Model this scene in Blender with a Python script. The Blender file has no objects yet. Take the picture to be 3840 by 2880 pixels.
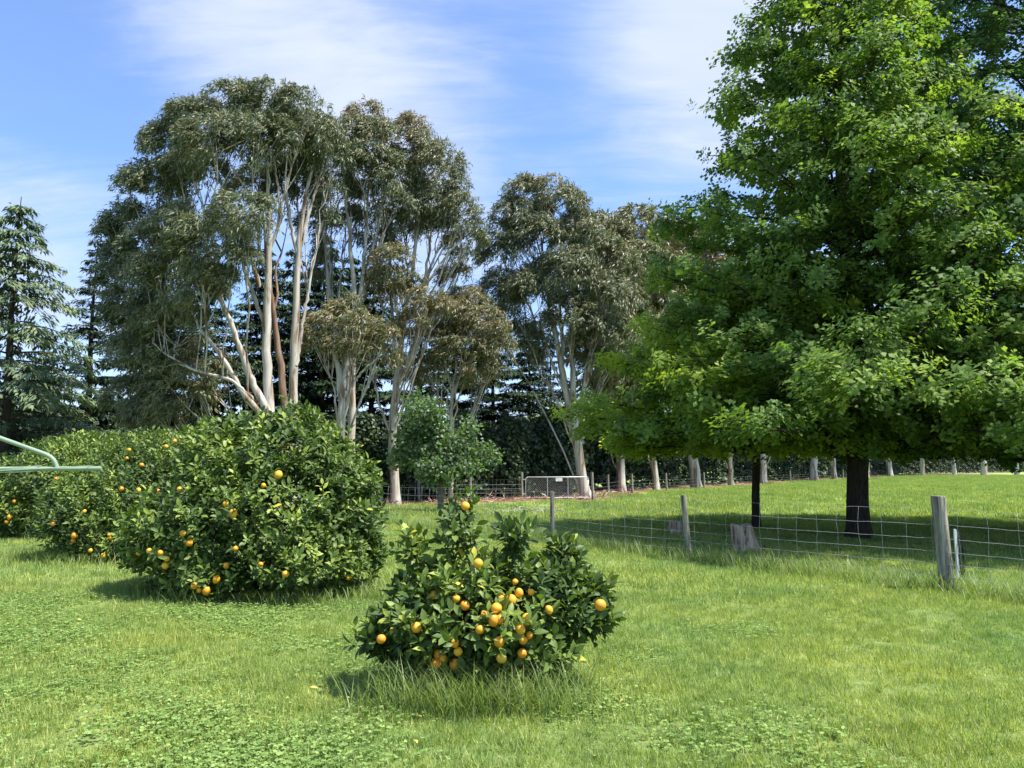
import bpy, math, random
import numpy as np
from mathutils import Vector, Matrix

# ------------------------------------------------------------------ camera, sky, sun, exposure
S = bpy.context.scene
COL = S.collection
FPX = 773.0; PITCH = math.radians(6.0); CH = 1.6
cam = bpy.data.cameras.new('camera'); camo = bpy.data.objects.new('camera', cam); COL.objects.link(camo)
cam.sensor_width = 36; cam.lens = 36 * FPX / 1024; cam.clip_end = 3000; cam.clip_start = 0.05
camo.location = (0, 0, CH); camo.rotation_euler = (math.pi / 2 + PITCH, 0, 0)
S.camera = camo
S.view_settings.view_transform = 'Standard'; S.view_settings.look = 'None'
S.view_settings.gamma = 1; S.view_settings.use_curve_mapping = False
S.view_settings.exposure = 1.68

SUN_EL = math.radians(63); SUN_AZ = (0.96, -0.27)       # horizontal direction from the scene towards the sun
sl = bpy.data.lights.new('sun', 'SUN'); sl.energy = 3.1; sl.angle = math.radians(2.0); sl.color = (1, 0.95, 0.86)
so = bpy.data.objects.new('sun', sl); COL.objects.link(so)
sdir = Vector((SUN_AZ[0] * math.cos(SUN_EL), SUN_AZ[1] * math.cos(SUN_EL), math.sin(SUN_EL))).normalized()
so.rotation_euler = sdir.to_track_quat('Z', 'Y').to_euler(); so.location = (10, -10, 30)

SC = 2212 / 1024.0
def PD(u, v):
    r = (u / SC - 512) / FPX; up = (384 - v / SC) / FPX
    return np.array([r, math.cos(PITCH) - up * math.sin(PITCH), math.sin(PITCH) + up * math.cos(PITCH)])
def P(u, v, Y):
    d = PD(u, v); return np.array([0, 0, CH]) + d * (Y / d[1])
def G(u, v):                                            # point on the ground
    d = PD(u, v); return np.array([0, 0, CH]) + d * (-CH / d[2])

W = bpy.data.worlds.new('World'); S.world = W; W.use_nodes = True
nt = W.node_tree; nt.nodes.clear()
def N(nt, t, **k):
    n = nt.nodes.new(t)
    for a, b in k.items(): setattr(n, a, b)
    return n
wo = N(nt, 'ShaderNodeOutputWorld'); bg = N(nt, 'ShaderNodeBackground'); sky = N(nt, 'ShaderNodeTexSky')
sky.sky_type = 'NISHITA'; sky.sun_disc = False; sky.sun_elevation = SUN_EL
sky.sun_rotation = math.atan2(SUN_AZ[0], SUN_AZ[1]); sky.air_density = 1.0; sky.dust_density = 0.6; sky.ozone_density = 2.5
bg.inputs[1].default_value = 0.092
tc = N(nt, 'ShaderNodeTexCoord'); L = nt.links
nrm = N(nt, 'ShaderNodeVectorMath', operation='NORMALIZE'); L.new(tc.outputs['Generated'], nrm.inputs[0])
def math_n(op, a, b=None, c=None, clamp=False):
    m = N(nt, 'ShaderNodeMath', operation=op); m.use_clamp = clamp
    for i, x in enumerate((a, b, c)):
        if x is None: continue
        if isinstance(x, (int, float)): m.inputs[i].default_value = x
        else: L.new(x, m.inputs[i])
    return m.outputs[0]
sep = N(nt, 'ShaderNodeSeparateXYZ'); L.new(nrm.outputs[0], sep.inputs[0])
zz = math_n('ADD', math_n('MAXIMUM', sep.outputs[2], 0.0), 0.22)
cmb = N(nt, 'ShaderNodeCombineXYZ')
L.new(math_n('DIVIDE', sep.outputs[0], zz), cmb.inputs[0]); L.new(math_n('DIVIDE', sep.outputs[1], zz), cmb.inputs[1])
def noise(scale, detail, rough, dist, mscale, rot=0):
    mp = N(nt, 'ShaderNodeMapping'); mp.inputs['Scale'].default_value = mscale; mp.inputs['Rotation'].default_value = (0, 0, rot)
    L.new(cmb.outputs[0], mp.inputs[0])
    n = N(nt, 'ShaderNodeTexNoise'); n.inputs['Scale'].default_value = scale; n.inputs['Detail'].default_value = detail
    n.inputs['Roughness'].default_value = rough; n.inputs['Distortion'].default_value = dist
    L.new(mp.outputs[0], n.inputs['Vector']); return n.outputs[0]
n1 = noise(1.3, 8, 0.55, 0.35, (1, 1, 1), 0.3)
n2 = noise(3.0, 7, 0.58, 0.9, (0.9, 2.0, 1), 0.9)
acc = None
for (u, v, k, a) in [(330, 30, 90, .22), (480, 100, 100, .22), (640, 170, 90, .20), (800, 200, 90, .20), (980, 300, 110, .22), (1440, 70, 110, .22), (1590, 130, 110, .30), (1560, 30, 120, .1),
                     (900, 40, 150, -.10), (1150, 60, 120, .0), (60, 120, 50, -.42), (230, 300, 100, -.20), (1190, 250, 120, -.20), (1120, 150, 160, -.14), (1330, 380, 160, -.06),
                     (110, 430, 130, .30), (60, 580, 90, .20), (1080, 120, 300, .08), (900, 40, 200, -.03)]:
    d = PD(u, v); d = d / np.linalg.norm(d)
    dp = N(nt, 'ShaderNodeVectorMath', operation='DOT_PRODUCT'); L.new(nrm.outputs[0], dp.inputs[0]); dp.inputs[1].default_value = tuple(d)
    e = math_n('MULTIPLY', math_n('EXPONENT', math_n('MULTIPLY', math_n('SUBTRACT', dp.outputs['Value'], 1.0), k)), a)
    acc = e if acc is None else math_n('ADD', acc, e)
n3 = noise(9.0, 6, 0.65, 0.6, (0.45, 2.6, 1), 0.65)
base = math_n('ADD', math_n('ADD', math_n('MULTIPLY', n1, 0.95), math_n('MULTIPLY', n2, 0.5)), math_n('MULTIPLY', n3, 0.30))
tot = math_n('ADD', base, acc)
mr = N(nt, 'ShaderNodeMapRange'); mr.interpolation_type = 'SMOOTHSTEP'
L.new(tot, mr.inputs[0]); mr.inputs[1].default_value = 0.70; mr.inputs[2].default_value = 1.36; mr.inputs[3].default_value = 0.10; mr.inputs[4].default_value = 0.90
# paler towards the horizon: high thin veil
hz = math_n('MULTIPLY', math_n('EXPONENT', math_n('MULTIPLY', math_n('MAXIMUM', sep.outputs[2], 0.0), -7.0)), 0.75)
fac = math_n('MAXIMUM', mr.outputs[0], hz, clamp=True)
tint = N(nt, 'ShaderNodeMixRGB', blend_type='MULTIPLY'); tint.inputs[0].default_value = 1.0
L.new(sky.outputs[0], tint.inputs[1]); tint.inputs[2].default_value = (0.62, 0.77, 0.98, 1)
mix = N(nt, 'ShaderNodeMixRGB'); L.new(fac, mix.inputs[0]); L.new(tint.outputs[0], mix.inputs[1])
cc = N(nt, 'ShaderNodeMixRGB'); L.new(n2, cc.inputs[0]); cc.inputs[1].default_value = (2.2, 2.6, 3.45, 1); cc.inputs[2].default_value = (3.35, 3.55, 4.05, 1); L.new(cc.outputs[0], mix.inputs[2])
L.new(mix.outputs[0], bg.inputs[0]); L.new(bg.outputs[0], wo.inputs[0])

# ------------------------------------------------------------------ helpers
rng = np.random.default_rng(7); random.seed(7)
def nrmz(a): return a / np.maximum(np.linalg.norm(a, axis=-1, keepdims=True), 1e-9)
class Acc:
    def __init__(s): s.V = []; s.F = []; s.T = []; s.n = 0
    def add(s, V, F, t=0.0):
        V = np.asarray(V, float).reshape(-1, 3); F = np.asarray(F, np.int64).reshape(-1, 3)
        s.V.append(V); s.F.append(F + s.n); s.n += len(V)
        s.T.append(np.full(len(V), t) if np.isscalar(t) else np.asarray(t, float))
    def quads(s, V, Q, t=0.0):
        Q = np.asarray(Q); s.add(V, np.concatenate([Q[:, [0, 1, 2]], Q[:, [0, 2, 3]]]), t)
    def mesh(s, name, mat, smooth=True):
        V = np.concatenate(s.V); F = np.concatenate(s.F); T = np.concatenate(s.T)
        me = bpy.data.meshes.new(name); me.vertices.add(len(V)); me.vertices.foreach_set('co', V.astype(np.float32).ravel())
        me.loops.add(F.size); me.loops.foreach_set('vertex_index', F.astype(np.int32).ravel())
        me.polygons.add(len(F)); me.polygons.foreach_set('loop_start', np.arange(0, F.size, 3, dtype=np.int32))
        me.polygons.foreach_set('use_smooth', np.full(len(F), smooth))
        me.update(calc_edges=True)
        at = me.attributes.new('tint', 'FLOAT', 'POINT'); at.data.foreach_set('value', T.astype(np.float32))
        me.materials.append(mat); return me
def link(name, me, parent=None, loc=None):
    o = bpy.data.objects.new(name, me); COL.objects.link(o)
    if parent is not None: o.parent = parent
    if loc is not None: o.location = loc
    return o
def thing(name, label, cat, loc=(0, 0, 0), group=None):
    o = bpy.data.objects.new(name, None); COL.objects.link(o); o.location = loc; o.empty_display_size = 0.2
    o['label'] = label; o['category'] = cat
    if group: o['group'] = group
    return o
def tag(o, label=None, cat=None, group=None, kind=None):
    if label: o['label'] = label
    if cat: o['category'] = cat
    if group: o['group'] = group
    if kind: o['kind'] = kind
    return o
def dup(root, loc, label, rotz=0, scale=1, group=None):
    r = root.copy(); COL.objects.link(r); r.location = loc; r.rotation_euler = (0, 0, rotz); r.scale = (scale,) * 3 if np.isscalar(scale) else scale
    r['label'] = label
    if group: r['group'] = group
    for ch in list(root.children):
        c = ch.copy(); COL.objects.link(c); c.parent = r
        for g in list(ch.children):
            d = g.copy(); COL.objects.link(d); d.parent = c
    return r
def tube(acc, pts, rad, m=6, t=0.0, cap=False):
    pts = np.asarray(pts, float); n = len(pts); rad = np.broadcast_to(np.asarray(rad, float), (n,))
    tg = nrmz(np.gradient(pts, axis=0))
    ref = np.array([1.0, 0.13, 0]) if abs(tg[:, 0]).mean() < 0.8 else np.array([0.0, 1, 0.1])
    a = nrmz(np.cross(tg, ref)); b = np.cross(tg, a)
    th = np.linspace(0, 2 * math.pi, m, endpoint=False)
    V = pts[:, None] + rad[:, None, None] * (np.cos(th)[None, :, None] * a[:, None] + np.sin(th)[None, :, None] * b[:, None])
    i = np.arange(n - 1)[:, None] * m; j = np.arange(m)[None]; k = (j + 1) % m
    Q = np.stack([i + j, i + k, i + m + k, i + m + j], -1).reshape(-1, 4)
    acc.quads(V.reshape(-1, 3), Q, t)
    if cap:
        for e, o_ in ((0, 0), (n - 1, (n - 1) * m)):
            Vc = np.concatenate([V[e], pts[e:e + 1]]); F = [(x, (x + 1) % m, m) for x in range(m)]
            acc.add(Vc, F if e else [(f[1], f[0], f[2]) for f in F], t)
def curve(p0, p1, p2, n=7):                              # quadratic bezier
    t = np.linspace(0, 1, n)[:, None]; return (1 - t) ** 2 * p0 + 2 * t * (1 - t) * p1 + t * t * p2
def wobble(pts, amp):
    pts = np.array(pts, float); k = rng.normal(0, amp, pts.shape); k[0] = 0; return pts + k
def resample(pts, rad, n):
    pts = np.asarray(pts, float); s = np.concatenate([[0], np.cumsum(np.linalg.norm(np.diff(pts, axis=0), axis=1))])
    t = np.linspace(0, s[-1], n)
    # smooth via cubic-ish (catmull by averaging)
    out = np.stack([np.interp(t, s, pts[:, i]) for i in range(3)], 1); r = np.interp(t, s, rad)
    for _ in range(2): out[1:-1] = (out[:-2] + 2 * out[1:-1] + out[2:]) / 4
    return out, r
def leaves(acc, pos, dirs, nh, size, TV, TF, tint, wid=1.0):
    """place a leaf template (x width, y length, z normal) at pos along dirs"""
    y = nrmz(dirs); z = nh - (nh * y).sum(1, keepdims=True) * y; z = nrmz(z); x = np.cross(y, z)
    TV = np.asarray(TV, float); n = len(pos); k = len(TV)
    w = np.broadcast_to(np.asarray(wid, float), (n,))
    V = pos[:, None] + size[:, None, None] * (TV[None, :, 0, None] * w[:, None, None] * x[:, None] + TV[None, :, 1, None] * y[:, None] + TV[None, :, 2, None] * z[:, None])
    F = (np.asarray(TF)[None] + (np.arange(n) * k)[:, None, None])
    acc.add(V.reshape(-1, 3), F.reshape(-1, 3), np.repeat(tint, k))
def rdir(n):
    return nrmz(rng.normal(size=(n, 3)))
DIAM_V = [(0, 0, 0), (-.5, .45, .06), (.5, .45, .06), (0, 1, -.15)]; DIAM_F = [(0, 2, 1), (1, 2, 3)]
SICK_V = [(0, 0, 0), (-.5, .35, .05), (.5, .4, .03), (.15, 1, -.3)]; SICK_F = [(0, 2, 1), (1, 2, 3)]
KITE_V = [(0, 0, 0), (-.36, .6, .05), (.36, .6, .05), (0, 1, -.1)]; KITE_F = [(0, 2, 1), (1, 2, 3)]
OAK_V = [(0, 0, 0), (-.36, .62, .04), (.36, .62, .04), (0, .5, -.03), (0, 1, -.1)]
OAK_F = [(0, 3, 1), (0, 2, 3), (1, 3, 4), (3, 2, 4)]
CIT4_V = [(0, 0, 0), (-.21, .45, .04), (.21, .45, .04), (0, .5, -.02), (0, 1, -.13)]; CIT4_F = [(0, 3, 1), (0, 2, 3), (1, 3, 4), (3, 2, 4)]
CIT_V = [(0, 0, 0), (-.21, .3, .05), (0, .3, 0), (.21, .3, .05), (-.2, .65, .02), (0, .65, -.03), (.2, .65, .02), (0, 1, -.13)]
CIT_F = [(0, 2, 1), (0, 3, 2), (1, 2, 5), (1, 5, 4), (2, 3, 6), (2, 6, 5), (4, 5, 7), (5, 6, 7)]
BLADE_V = [(-.5, 0, 0), (.5, 0, 0), (-.4, .5, .06), (.4, .5, .06), (0, 1, .3)]; BLADE_F = [(0, 1, 3), (0, 3, 2), (2, 3, 4)]

# ------------------------------------------------------------------ materials
def newmat(name):
    m = bpy.data.materials.new(name); m.use_nodes = True; nt = m.node_tree
    return m, nt, nt.nodes['Principled BSDF'], nt.nodes['Material Output']
def ramp(nt, stops, fac):
    r = nt.nodes.new('ShaderNodeValToRGB'); e = r.color_ramp.elements
    while len(e) < len(stops): e.new(0.5)
    for x, (p, c) in zip(e, stops): x.position = p; x.color = (*c, 1)
    nt.links.new(fac, r.inputs[0]); return r.outputs[0]
def texn(nt, scale, detail=4, coord='Object', mscale=None, rough=0.55, dist=0.0):
    if coord == 'Position':
        src = nt.nodes.new('ShaderNodeNewGeometry').outputs['Position']
    else: src = nt.nodes.new('ShaderNodeTexCoord').outputs[coord]
    if mscale:
        mp = nt.nodes.new('ShaderNodeMapping'); mp.inputs['Scale'].default_value = mscale; nt.links.new(src, mp.inputs[0]); src = mp.outputs[0]
    n = nt.nodes.new('ShaderNodeTexNoise'); n.inputs['Scale'].default_value = scale; n.inputs['Detail'].default_value = detail
    n.inputs['Roughness'].default_value = rough; n.inputs['Distortion'].default_value = dist
    nt.links.new(src, n.inputs['Vector']); return n.outputs[0]
def mixc(nt, fac, a, b, mode='MIX'):
    m = nt.nodes.new('ShaderNodeMixRGB'); m.blend_type = mode
    for i, x in enumerate((fac, a, b)):
        if isinstance(x, (int, float)): m.inputs[i].default_value = x
        elif isinstance(x, tuple): m.inputs[i].default_value = (*x, 1)
        else: nt.links.new(x, m.inputs[i])
    return m.outputs[0]
def leafmat(name, stops, rough=0.5, trans=0.25, tcol=(1.3, 1.5, 0.5), spec=0.4, back=None, posvar=None):
    m, nt, b, out = newmat(name)
    at = nt.nodes.new('ShaderNodeAttribute'); at.attribute_name = 'tint'
    c = ramp(nt, stops, at.outputs['Fac'])
    if posvar: c = mixc(nt, ramp(nt, [(.66, (0, 0, 0)), (.78, (.75, .75, .75))], texn(nt, 1.1, 6, 'Position', None, .75)), c, (.46, .40, .19))
    if posvar: c = mixc(nt, 1.0, c, ramp(nt, [(0.32, (.72, .80, .78)), (0.68, (1.22, 1.16, 1.16))], texn(nt, 3.2, 5, 'Position', None, .7)), 'MULTIPLY')
    if posvar:
        sc, lo, hi = posvar
        r2 = ramp(nt, [(0.3, lo), (0.7, hi)], texn(nt, sc, 3, 'Position')); c = mixc(nt, 1.0, c, r2, 'MULTIPLY')
    if back:
        g = nt.nodes.new('ShaderNodeNewGeometry'); c = mixc(nt, g.outputs['Backfacing'], c, mixc(nt, 0.7, c, back))
    nt.links.new(c, b.inputs['Base Color']); b.inputs['Roughness'].default_value = rough; b.inputs['Specular IOR Level'].default_value = spec
    if trans > 0:
        tr = nt.nodes.new('ShaderNodeBsdfTranslucent'); nt.links.new(mixc(nt, 1.0, c, tcol, 'MULTIPLY'), tr.inputs[0])
        ms = nt.nodes.new('ShaderNodeMixShader'); ms.inputs[0].default_value = trans
        nt.links.new(b.outputs[0], ms.inputs[1]); nt.links.new(tr.outputs[0], ms.inputs[2]); nt.links.new(ms.outputs[0], out.inputs[0])
    return m
def mat(name, stops, scale=6, mscale=None, rough=0.8, bump=0.0, bscale=None, metal=0.0, detail=6, coord='Object', dist=0.0, spec=0.3):
    m, nt, b, out = newmat(name)
    n = texn(nt, scale, detail, coord, mscale, 0.6, dist)
    nt.links.new(ramp(nt, stops, n), b.inputs['Base Color'])
    b.inputs['Roughness'].default_value = rough; b.inputs['Metallic'].default_value = metal; b.inputs['Specular IOR Level'].default_value = spec
    if bump:
        n2 = texn(nt, bscale or scale * 2, 6, coord, mscale, 0.65)
        bp = nt.nodes.new('ShaderNodeBump'); bp.inputs['Strength'].default_value = bump; bp.inputs['Distance'].default_value = 0.02
        nt.links.new(n2, bp.inputs['Height']); nt.links.new(bp.outputs[0], b.inputs['Normal'])
    return m
M = {}
M['oak_leaf'] = leafmat('oak_leaf', [(0, (.07, .13, .035)), (.5, (.145, .24, .06)), (1, (.34, .44, .10))], .55, .5, (1.3, 1.35, .5), .2)
M['oak_bright'] = leafmat('young_oak_leaf', [(0, (.11, .18, .035)), (.5, (.23, .34, .06)), (1, (.40, .48, .09))], .55, .52, (1.25, 1.3, .5), .2)
M['oak_dark'] = leafmat('oak_leaf_dark', [(0, (.045, .09, .035)), (.5, (.085, .17, .055)), (1, (.18, .27, .09))], .55, .48, (1.2, 1.35, .6), .2)
M['euc_leaf'] = leafmat('eucalypt_leaf', [(0, (.035, .048, .030)), (.35, (.095, .122, .062)), (.6, (.155, .17, .078)), (.8, (.19, .165, .07)), (1, (.25, .15, .08))], .5, .2, (1.2, 1.3, .6), .5)
M['poplar'] = leafmat('poplar_leaf', [(0, (.04, .07, .028)), (.6, (.105, .16, .06)), (1, (.20, .27, .11))], .5, .35, (1.3, 1.6, .5), .5, back=(.20, .28, .18))
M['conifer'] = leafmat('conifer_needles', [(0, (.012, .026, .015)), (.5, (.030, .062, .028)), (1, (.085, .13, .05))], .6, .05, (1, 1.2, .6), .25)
M['cedar'] = leafmat('cedar_needles', [(0, (.045, .075, .045)), (.5, (.12, .17, .085)), (1, (.25, .31, .14))], .6, .12, (1, 1.2, .6), .25)
M['hedge'] = leafmat('hedge_leaf', [(0, (.010, .019, .008)), (.6, (.028, .052, .017)), (1, (.065, .10, .032))], .5, .08, (1, 1.3, .5), .3)
M['greyshrub'] = leafmat('shrub_leaf', [(0, (.02, .035, .018)), (.6, (.05, .08, .04)), (1, (.10, .13, .07))], .6, .1, (1, 1.3, .5), .3)
M['citrus'] = leafmat('citrus_leaf', [(0, (.025, .050, .014)), (.4, (.075, .125, .028)), (.8, (.20, .27, .05)), (.95, (.34, .40, .07)), (1, (.62, .48, .05))], .50, .18, (1.5, 1.7, .3), .30, back=(.10, .16, .05))
M['grass'] = leafmat('grass_blade', [(0, (.14, .21, .06)), (.5, (.29, .39, .11)), (.82, (.42, .50, .17)), (1, (.55, .48, .26))], .5, .40, (1.2, 1.3, .6), .3, posvar=(.5, (.80, .90, .95), (1.22, 1.08, .9)))
M['longgrass'] = leafmat('long_grass_blade', [(0, (.10, .155, .045)), (.6, (.21, .29, .085)), (.9, (.34, .41, .14)), (1, (.48, .40, .22))], .45, .42, (1.2, 1.3, .6), .35)
M['clover'] = leafmat('clover_leaf', [(0, (.11, .19, .05)), (.6, (.21, .32, .09)), (1, (.33, .43, .14))], .7, .3, (1.3, 1.35, .5), .08)
M['euc_bark'] = mat('eucalypt_bark', [(.30, (.13, .065, .035)), (.41, (.22, .145, .095)), (.49, (.42, .375, .315)), (.72, (.60, .575, .53))], 1.9, (2.6, 2.6, .34), .8, .5, 5, dist=.6)
M['euc_bark_brown'] = mat('peeling_bark', [(.25, (.07, .035, .022)), (.45, (.17, .10, .062)), (.6, (.26, .18, .13)), (.8, (.38, .32, .26))], 2.2, (2.5, 2.5, .3), .85, .6, 6, dist=.8)
M['oak_bark'] = mat('oak_bark', [(.3, (.012, .010, .008)), (.7, (.06, .048, .036))], 9, (3, 3, .5), .95, 1.0, 14)
M['dark_bark'] = mat('conifer_bark', [(.3, (.02, .016, .013)), (.7, (.07, .055, .045))], 5, (3, 3, .5), .9, .6, 10)
M['grey_bark'] = mat('young_bark', [(.3, (.10, .09, .075)), (.7, (.22, .20, .17))], 6, (3, 3, .6), .9, .5, 10)
M['citrus_wood'] = mat('citrus_wood', [(.3, (.04, .035, .02)), (.7, (.10, .10, .06))], 12, (3, 3, 1), .8, .3)
M['post'] = mat('weathered_post', [(.32, (.035, .030, .024)), (.44, (.16, .145, .115)), (.58, (.30, .29, .235)), (.8, (.42, .41, .35))], 8, (3, 3, .22), .9, .8, 20, dist=.3)
M['stump'] = mat('stump_wood', [(.32, (.07, .045, .03)), (.48, (.36, .26, .18)), (.7, (.60, .47, .35))], 7, (2.5, 2.5, .4), .9, 1.0, 14, dist=.4)
M['galv'] = mat('galvanised_steel', [(.3, (.42, .43, .43)), (.7, (.62, .63, .63))], 20, None, .42, 0, metal=.35)
M['wire'] = mat('fence_wire', [(.3, (.22, .23, .22)), (.7, (.42, .43, .42))], 6, None, .5, 0, metal=.2)
M['blackwire'] = mat('black_wire', [(.3, (.015, .015, .015)), (.7, (.03, .03, .03))], 6, None, .6, 0)
M['white'] = mat('white_paint', [(.3, (.55, .55, .54)), (.7, (.80, .80, .79))], 8, (1, 1, .5), .6, .2)
M['line_green'] = mat('green_enamel', [(.3, (.20, .28, .19)), (.7, (.27, .35, .25))], 5, None, .45, .1)
M['bark_litter'] = mat('bark_litter', [(.25, (.06, .032, .02)), (.5, (.20, .10, .06)), (.7, (.34, .22, .15)), (.85, (.42, .34, .26))], 5, None, .95, 1.0, 12, coord='Position')
M['bark_strip'] = leafmat('bark_strip', [(0, (.10, .045, .025)), (.5, (.28, .14, .08)), (1, (.50, .40, .31))], .8, 0)
M['twig'] = leafmat('dry_twigs', [(0, (.18, .21, .14)), (1, (.36, .38, .30))], .8, 0)
def orange_mat():
    m, nt, b, out = newmat('orange_peel')
    oi = nt.nodes.new('ShaderNodeObjectInfo')
    c = ramp(nt, [(0, (.66, .21, .010)), (.45, (.76, .34, .015)), (1, (.80, .52, .04))], oi.outputs['Random'])
    n = texn(nt, 22, 3); c = mixc(nt, 0.25, c, ramp(nt, [(.35, (.55, .25, .03)), (.65, (.9, .5, .04))], n))
    nt.links.new(c, b.inputs['Base Color']); b.inputs['Roughness'].default_value = .42
    bp = nt.nodes.new('ShaderNodeBump'); bp.inputs['Strength'].default_value = .25; bp.inputs['Distance'].default_value = .004
    nt.links.new(texn(nt, 120, 2), bp.inputs['Height']); nt.links.new(bp.outputs[0], b.inputs['Normal'])
    return m
M['orange'] = orange_mat()
def ground_mat():
    m, nt, b, out = newmat('lawn_ground')
    fine = ramp(nt, [(.25, (.09, .13, .04)), (.5, (.18, .25, .075)), (.75, (.28, .36, .11))], texn(nt, 14, 8, 'Position', None, .7))
    big = ramp(nt, [(.3, (.80, .86, .8)), (.7, (1.25, 1.12, 1.1))], texn(nt, .45, 3, 'Position'))
    c = mixc(nt, 1.0, fine, big, 'MULTIPLY')
    # past the blades the field shows blades' own average colour
    sp = nt.nodes.new('ShaderNodeSeparateXYZ'); nt.links.new(nt.nodes.new('ShaderNodeNewGeometry').outputs['Position'], sp.inputs[0])
    mr = nt.nodes.new('ShaderNodeMapRange'); nt.links.new(sp.outputs[1], mr.inputs[0]); mr.inputs[1].default_value = 25; mr.inputs[2].default_value = 60
    far = ramp(nt, [(.3, (.19, .27, .07)), (.55, (.27, .36, .10)), (.75, (.36, .42, .15))], texn(nt, .9, 8, 'Position', (1, .5, 1), .7))
    c = mixc(nt, mr.outputs[0], c, far)
    nt.links.new(c, b.inputs['Base Color']); b.inputs['Roughness'].default_value = .9; b.inputs['Specular IOR Level'].default_value = .15
    bp = nt.nodes.new('ShaderNodeBump'); bp.inputs['Strength'].default_value = .9; bp.inputs['Distance'].default_value = .04
    nt.links.new(texn(nt, 22, 6, 'Position', None, .7), bp.inputs['Height']); nt.links.new(bp.outputs[0], b.inputs['Normal'])
    return m
M['ground'] = ground_mat()
M['hill'] = mat('hill_pasture', [(.3, (.10, .16, .05)), (.6, (.20, .26, .09)), (.8, (.28, .30, .14))], .02, None, .95, 0, coord='Position')

# ------------------------------------------------------------------ ground and hills
def gh(x, y):                                            # gentle unevenness, flat on average
    return 0.035 * np.sin(x * .55 + 1.3) * np.sin(y * .43) + 0.02 * np.sin(x * 1.3 + y * .9)
def grid(xs, ys, zf):
    X, Y = np.meshgrid(xs, ys); V = np.stack([X, Y, zf(X, Y)], -1).reshape(-1, 3); nx = len(xs)
    i, j = np.meshgrid(np.arange(nx - 1), np.arange(len(ys) - 1)); a = (j * nx + i).ravel()
    return V, np.stack([a, a + 1, a + nx + 1, a + nx], 1)
a = Acc()
xs = np.concatenate([np.linspace(-900, -40, 14), np.linspace(-36, 60, 193), np.linspace(70, 900, 14)])
ys = np.concatenate([np.linspace(-300, -6, 8), np.linspace(-5, 60, 131), np.linspace(66, 150, 20), np.linspace(180, 1400, 12)])
V, Q = grid(xs, ys, lambda X, Y: gh(X, Y) * np.clip((140 - np.hypot(X, Y)) / 100, 0, 1))
a.quads(V, Q); g = link('ground', a.mesh('ground', M['ground'])); tag(g, 'green lawn and paddock grass stretching to the tree row', kind='structure')
a = Acc()
def hillz(X, Y):
    t = np.clip((Y - 190) / 330, 0, 1); s = t * t * (3 - 2 * t)
    return -0.5 + s * (24 + 9 * np.sin(X * .006 + 1.0) + 6 * np.sin(X * .017) - X * .012) + s * 2 * np.sin(X * .05) * np.sin(Y * .03)
V, Q = grid(np.linspace(-900, 900, 90), np.linspace(180, 760, 40), hillz)
a.quads(V, Q); h = link('hills', a.mesh('hills', M['hill'])); tag(h, 'low pale green pasture hill far behind the trees', kind='structure')

# bark litter under the eucalypt row: an irregular strip a little proud of the soil
ROW = np.array([(-26, 28.5), (-14, 29), (-4.8, 31.5), (3.4, 36.6), (6.4, 46), (8.9, 50), (12.4, 53.5), (18, 62), (32, 82), (44, 98), (54, 112), (70, 134), (110, 170)], float)
def along(path, n):
    s = np.concatenate([[0], np.cumsum(np.linalg.norm(np.diff(path, axis=0), axis=1))]); t = np.linspace(0, s[-1], n)
    p = np.stack([np.interp(t, s, path[:, 0]), np.interp(t, s, path[:, 1])], 1)
    return p, nrmz(np.gradient(p, axis=0))
pth, tg = along(ROW, 260); nr = np.stack([tg[:, 1], -tg[:, 0]], 1)          # towards the camera side
w0 = .55 + .35 * np.sin(np.arange(260) * .31) + rng.normal(0, .18, 260) + .3 * np.exp(-((pth[:, 0] - 4.5) / 3) ** 2) * 3
a = Acc(); rows = []
for k, f in enumerate(np.linspace(0, 1, 7)):
    q = pth + nr * (w0 * (1 - f) - 4.5 * f)[:, None]
    z = gh(q[:, 0], q[:, 1]) * np.clip((140 - np.hypot(q[:, 0], q[:, 1])) / 100, 0, 1) + (.006 if k in (0,) else .035 + .02 * rng.random(260))
    rows.append(np.column_stack([q, z]))
V = np.concatenate(rows); n = 260
Q = [(k * n + i, k * n + i + 1, (k + 1) * n + i + 1, (k + 1) * n + i) for k in range(6) for i in range(n - 1)]
a.quads(V, Q); o = link('bark_litter_ground', a.mesh('bark_litter_ground', M['bark_litter'])); tag(o, 'reddish brown strip of shed bark and soil under the tree row', kind='structure')
# loose bark strips and sticks on it
a = Acc(); k = 5200
pth, tg = along(ROW, 2000); nr = np.stack([tg[:, 1], -tg[:, 0]], 1); idx = (rng.random(k) ** 1.3 * 1999).astype(int)
idx[:1500] = np.argmin(np.abs(pth[:, 0] - 3.4)) + rng.normal(0, 60, 1500).astype(int)
off = rng.normal(-.5, .9, k).clip(-4, 1.15); q = pth[idx] + nr[idx] * off[:, None]
pos = np.column_stack([q, gh(q[:, 0], q[:, 1]) + .04 + .12 * rng.random(k) * (off < .6)]); d = rdir(k); d[:, 2] *= .12
leaves(a, pos, d, np.tile([0, 0, 1.], (k, 1)) + rdir(k) * .5, rng.uniform(.15, .6, k), [(0, 0, 0), (-.5, .45, .06), (.5, .45, .06), (0, 1, -.05)], DIAM_F, rng.random(k), rng.uniform(.05, .13, k))
tag(link('bark_strips', a.mesh('bark_strips', M['bark_strip'], False)), 'loose curled strips of fallen bark under the row', kind='stuff')

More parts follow.
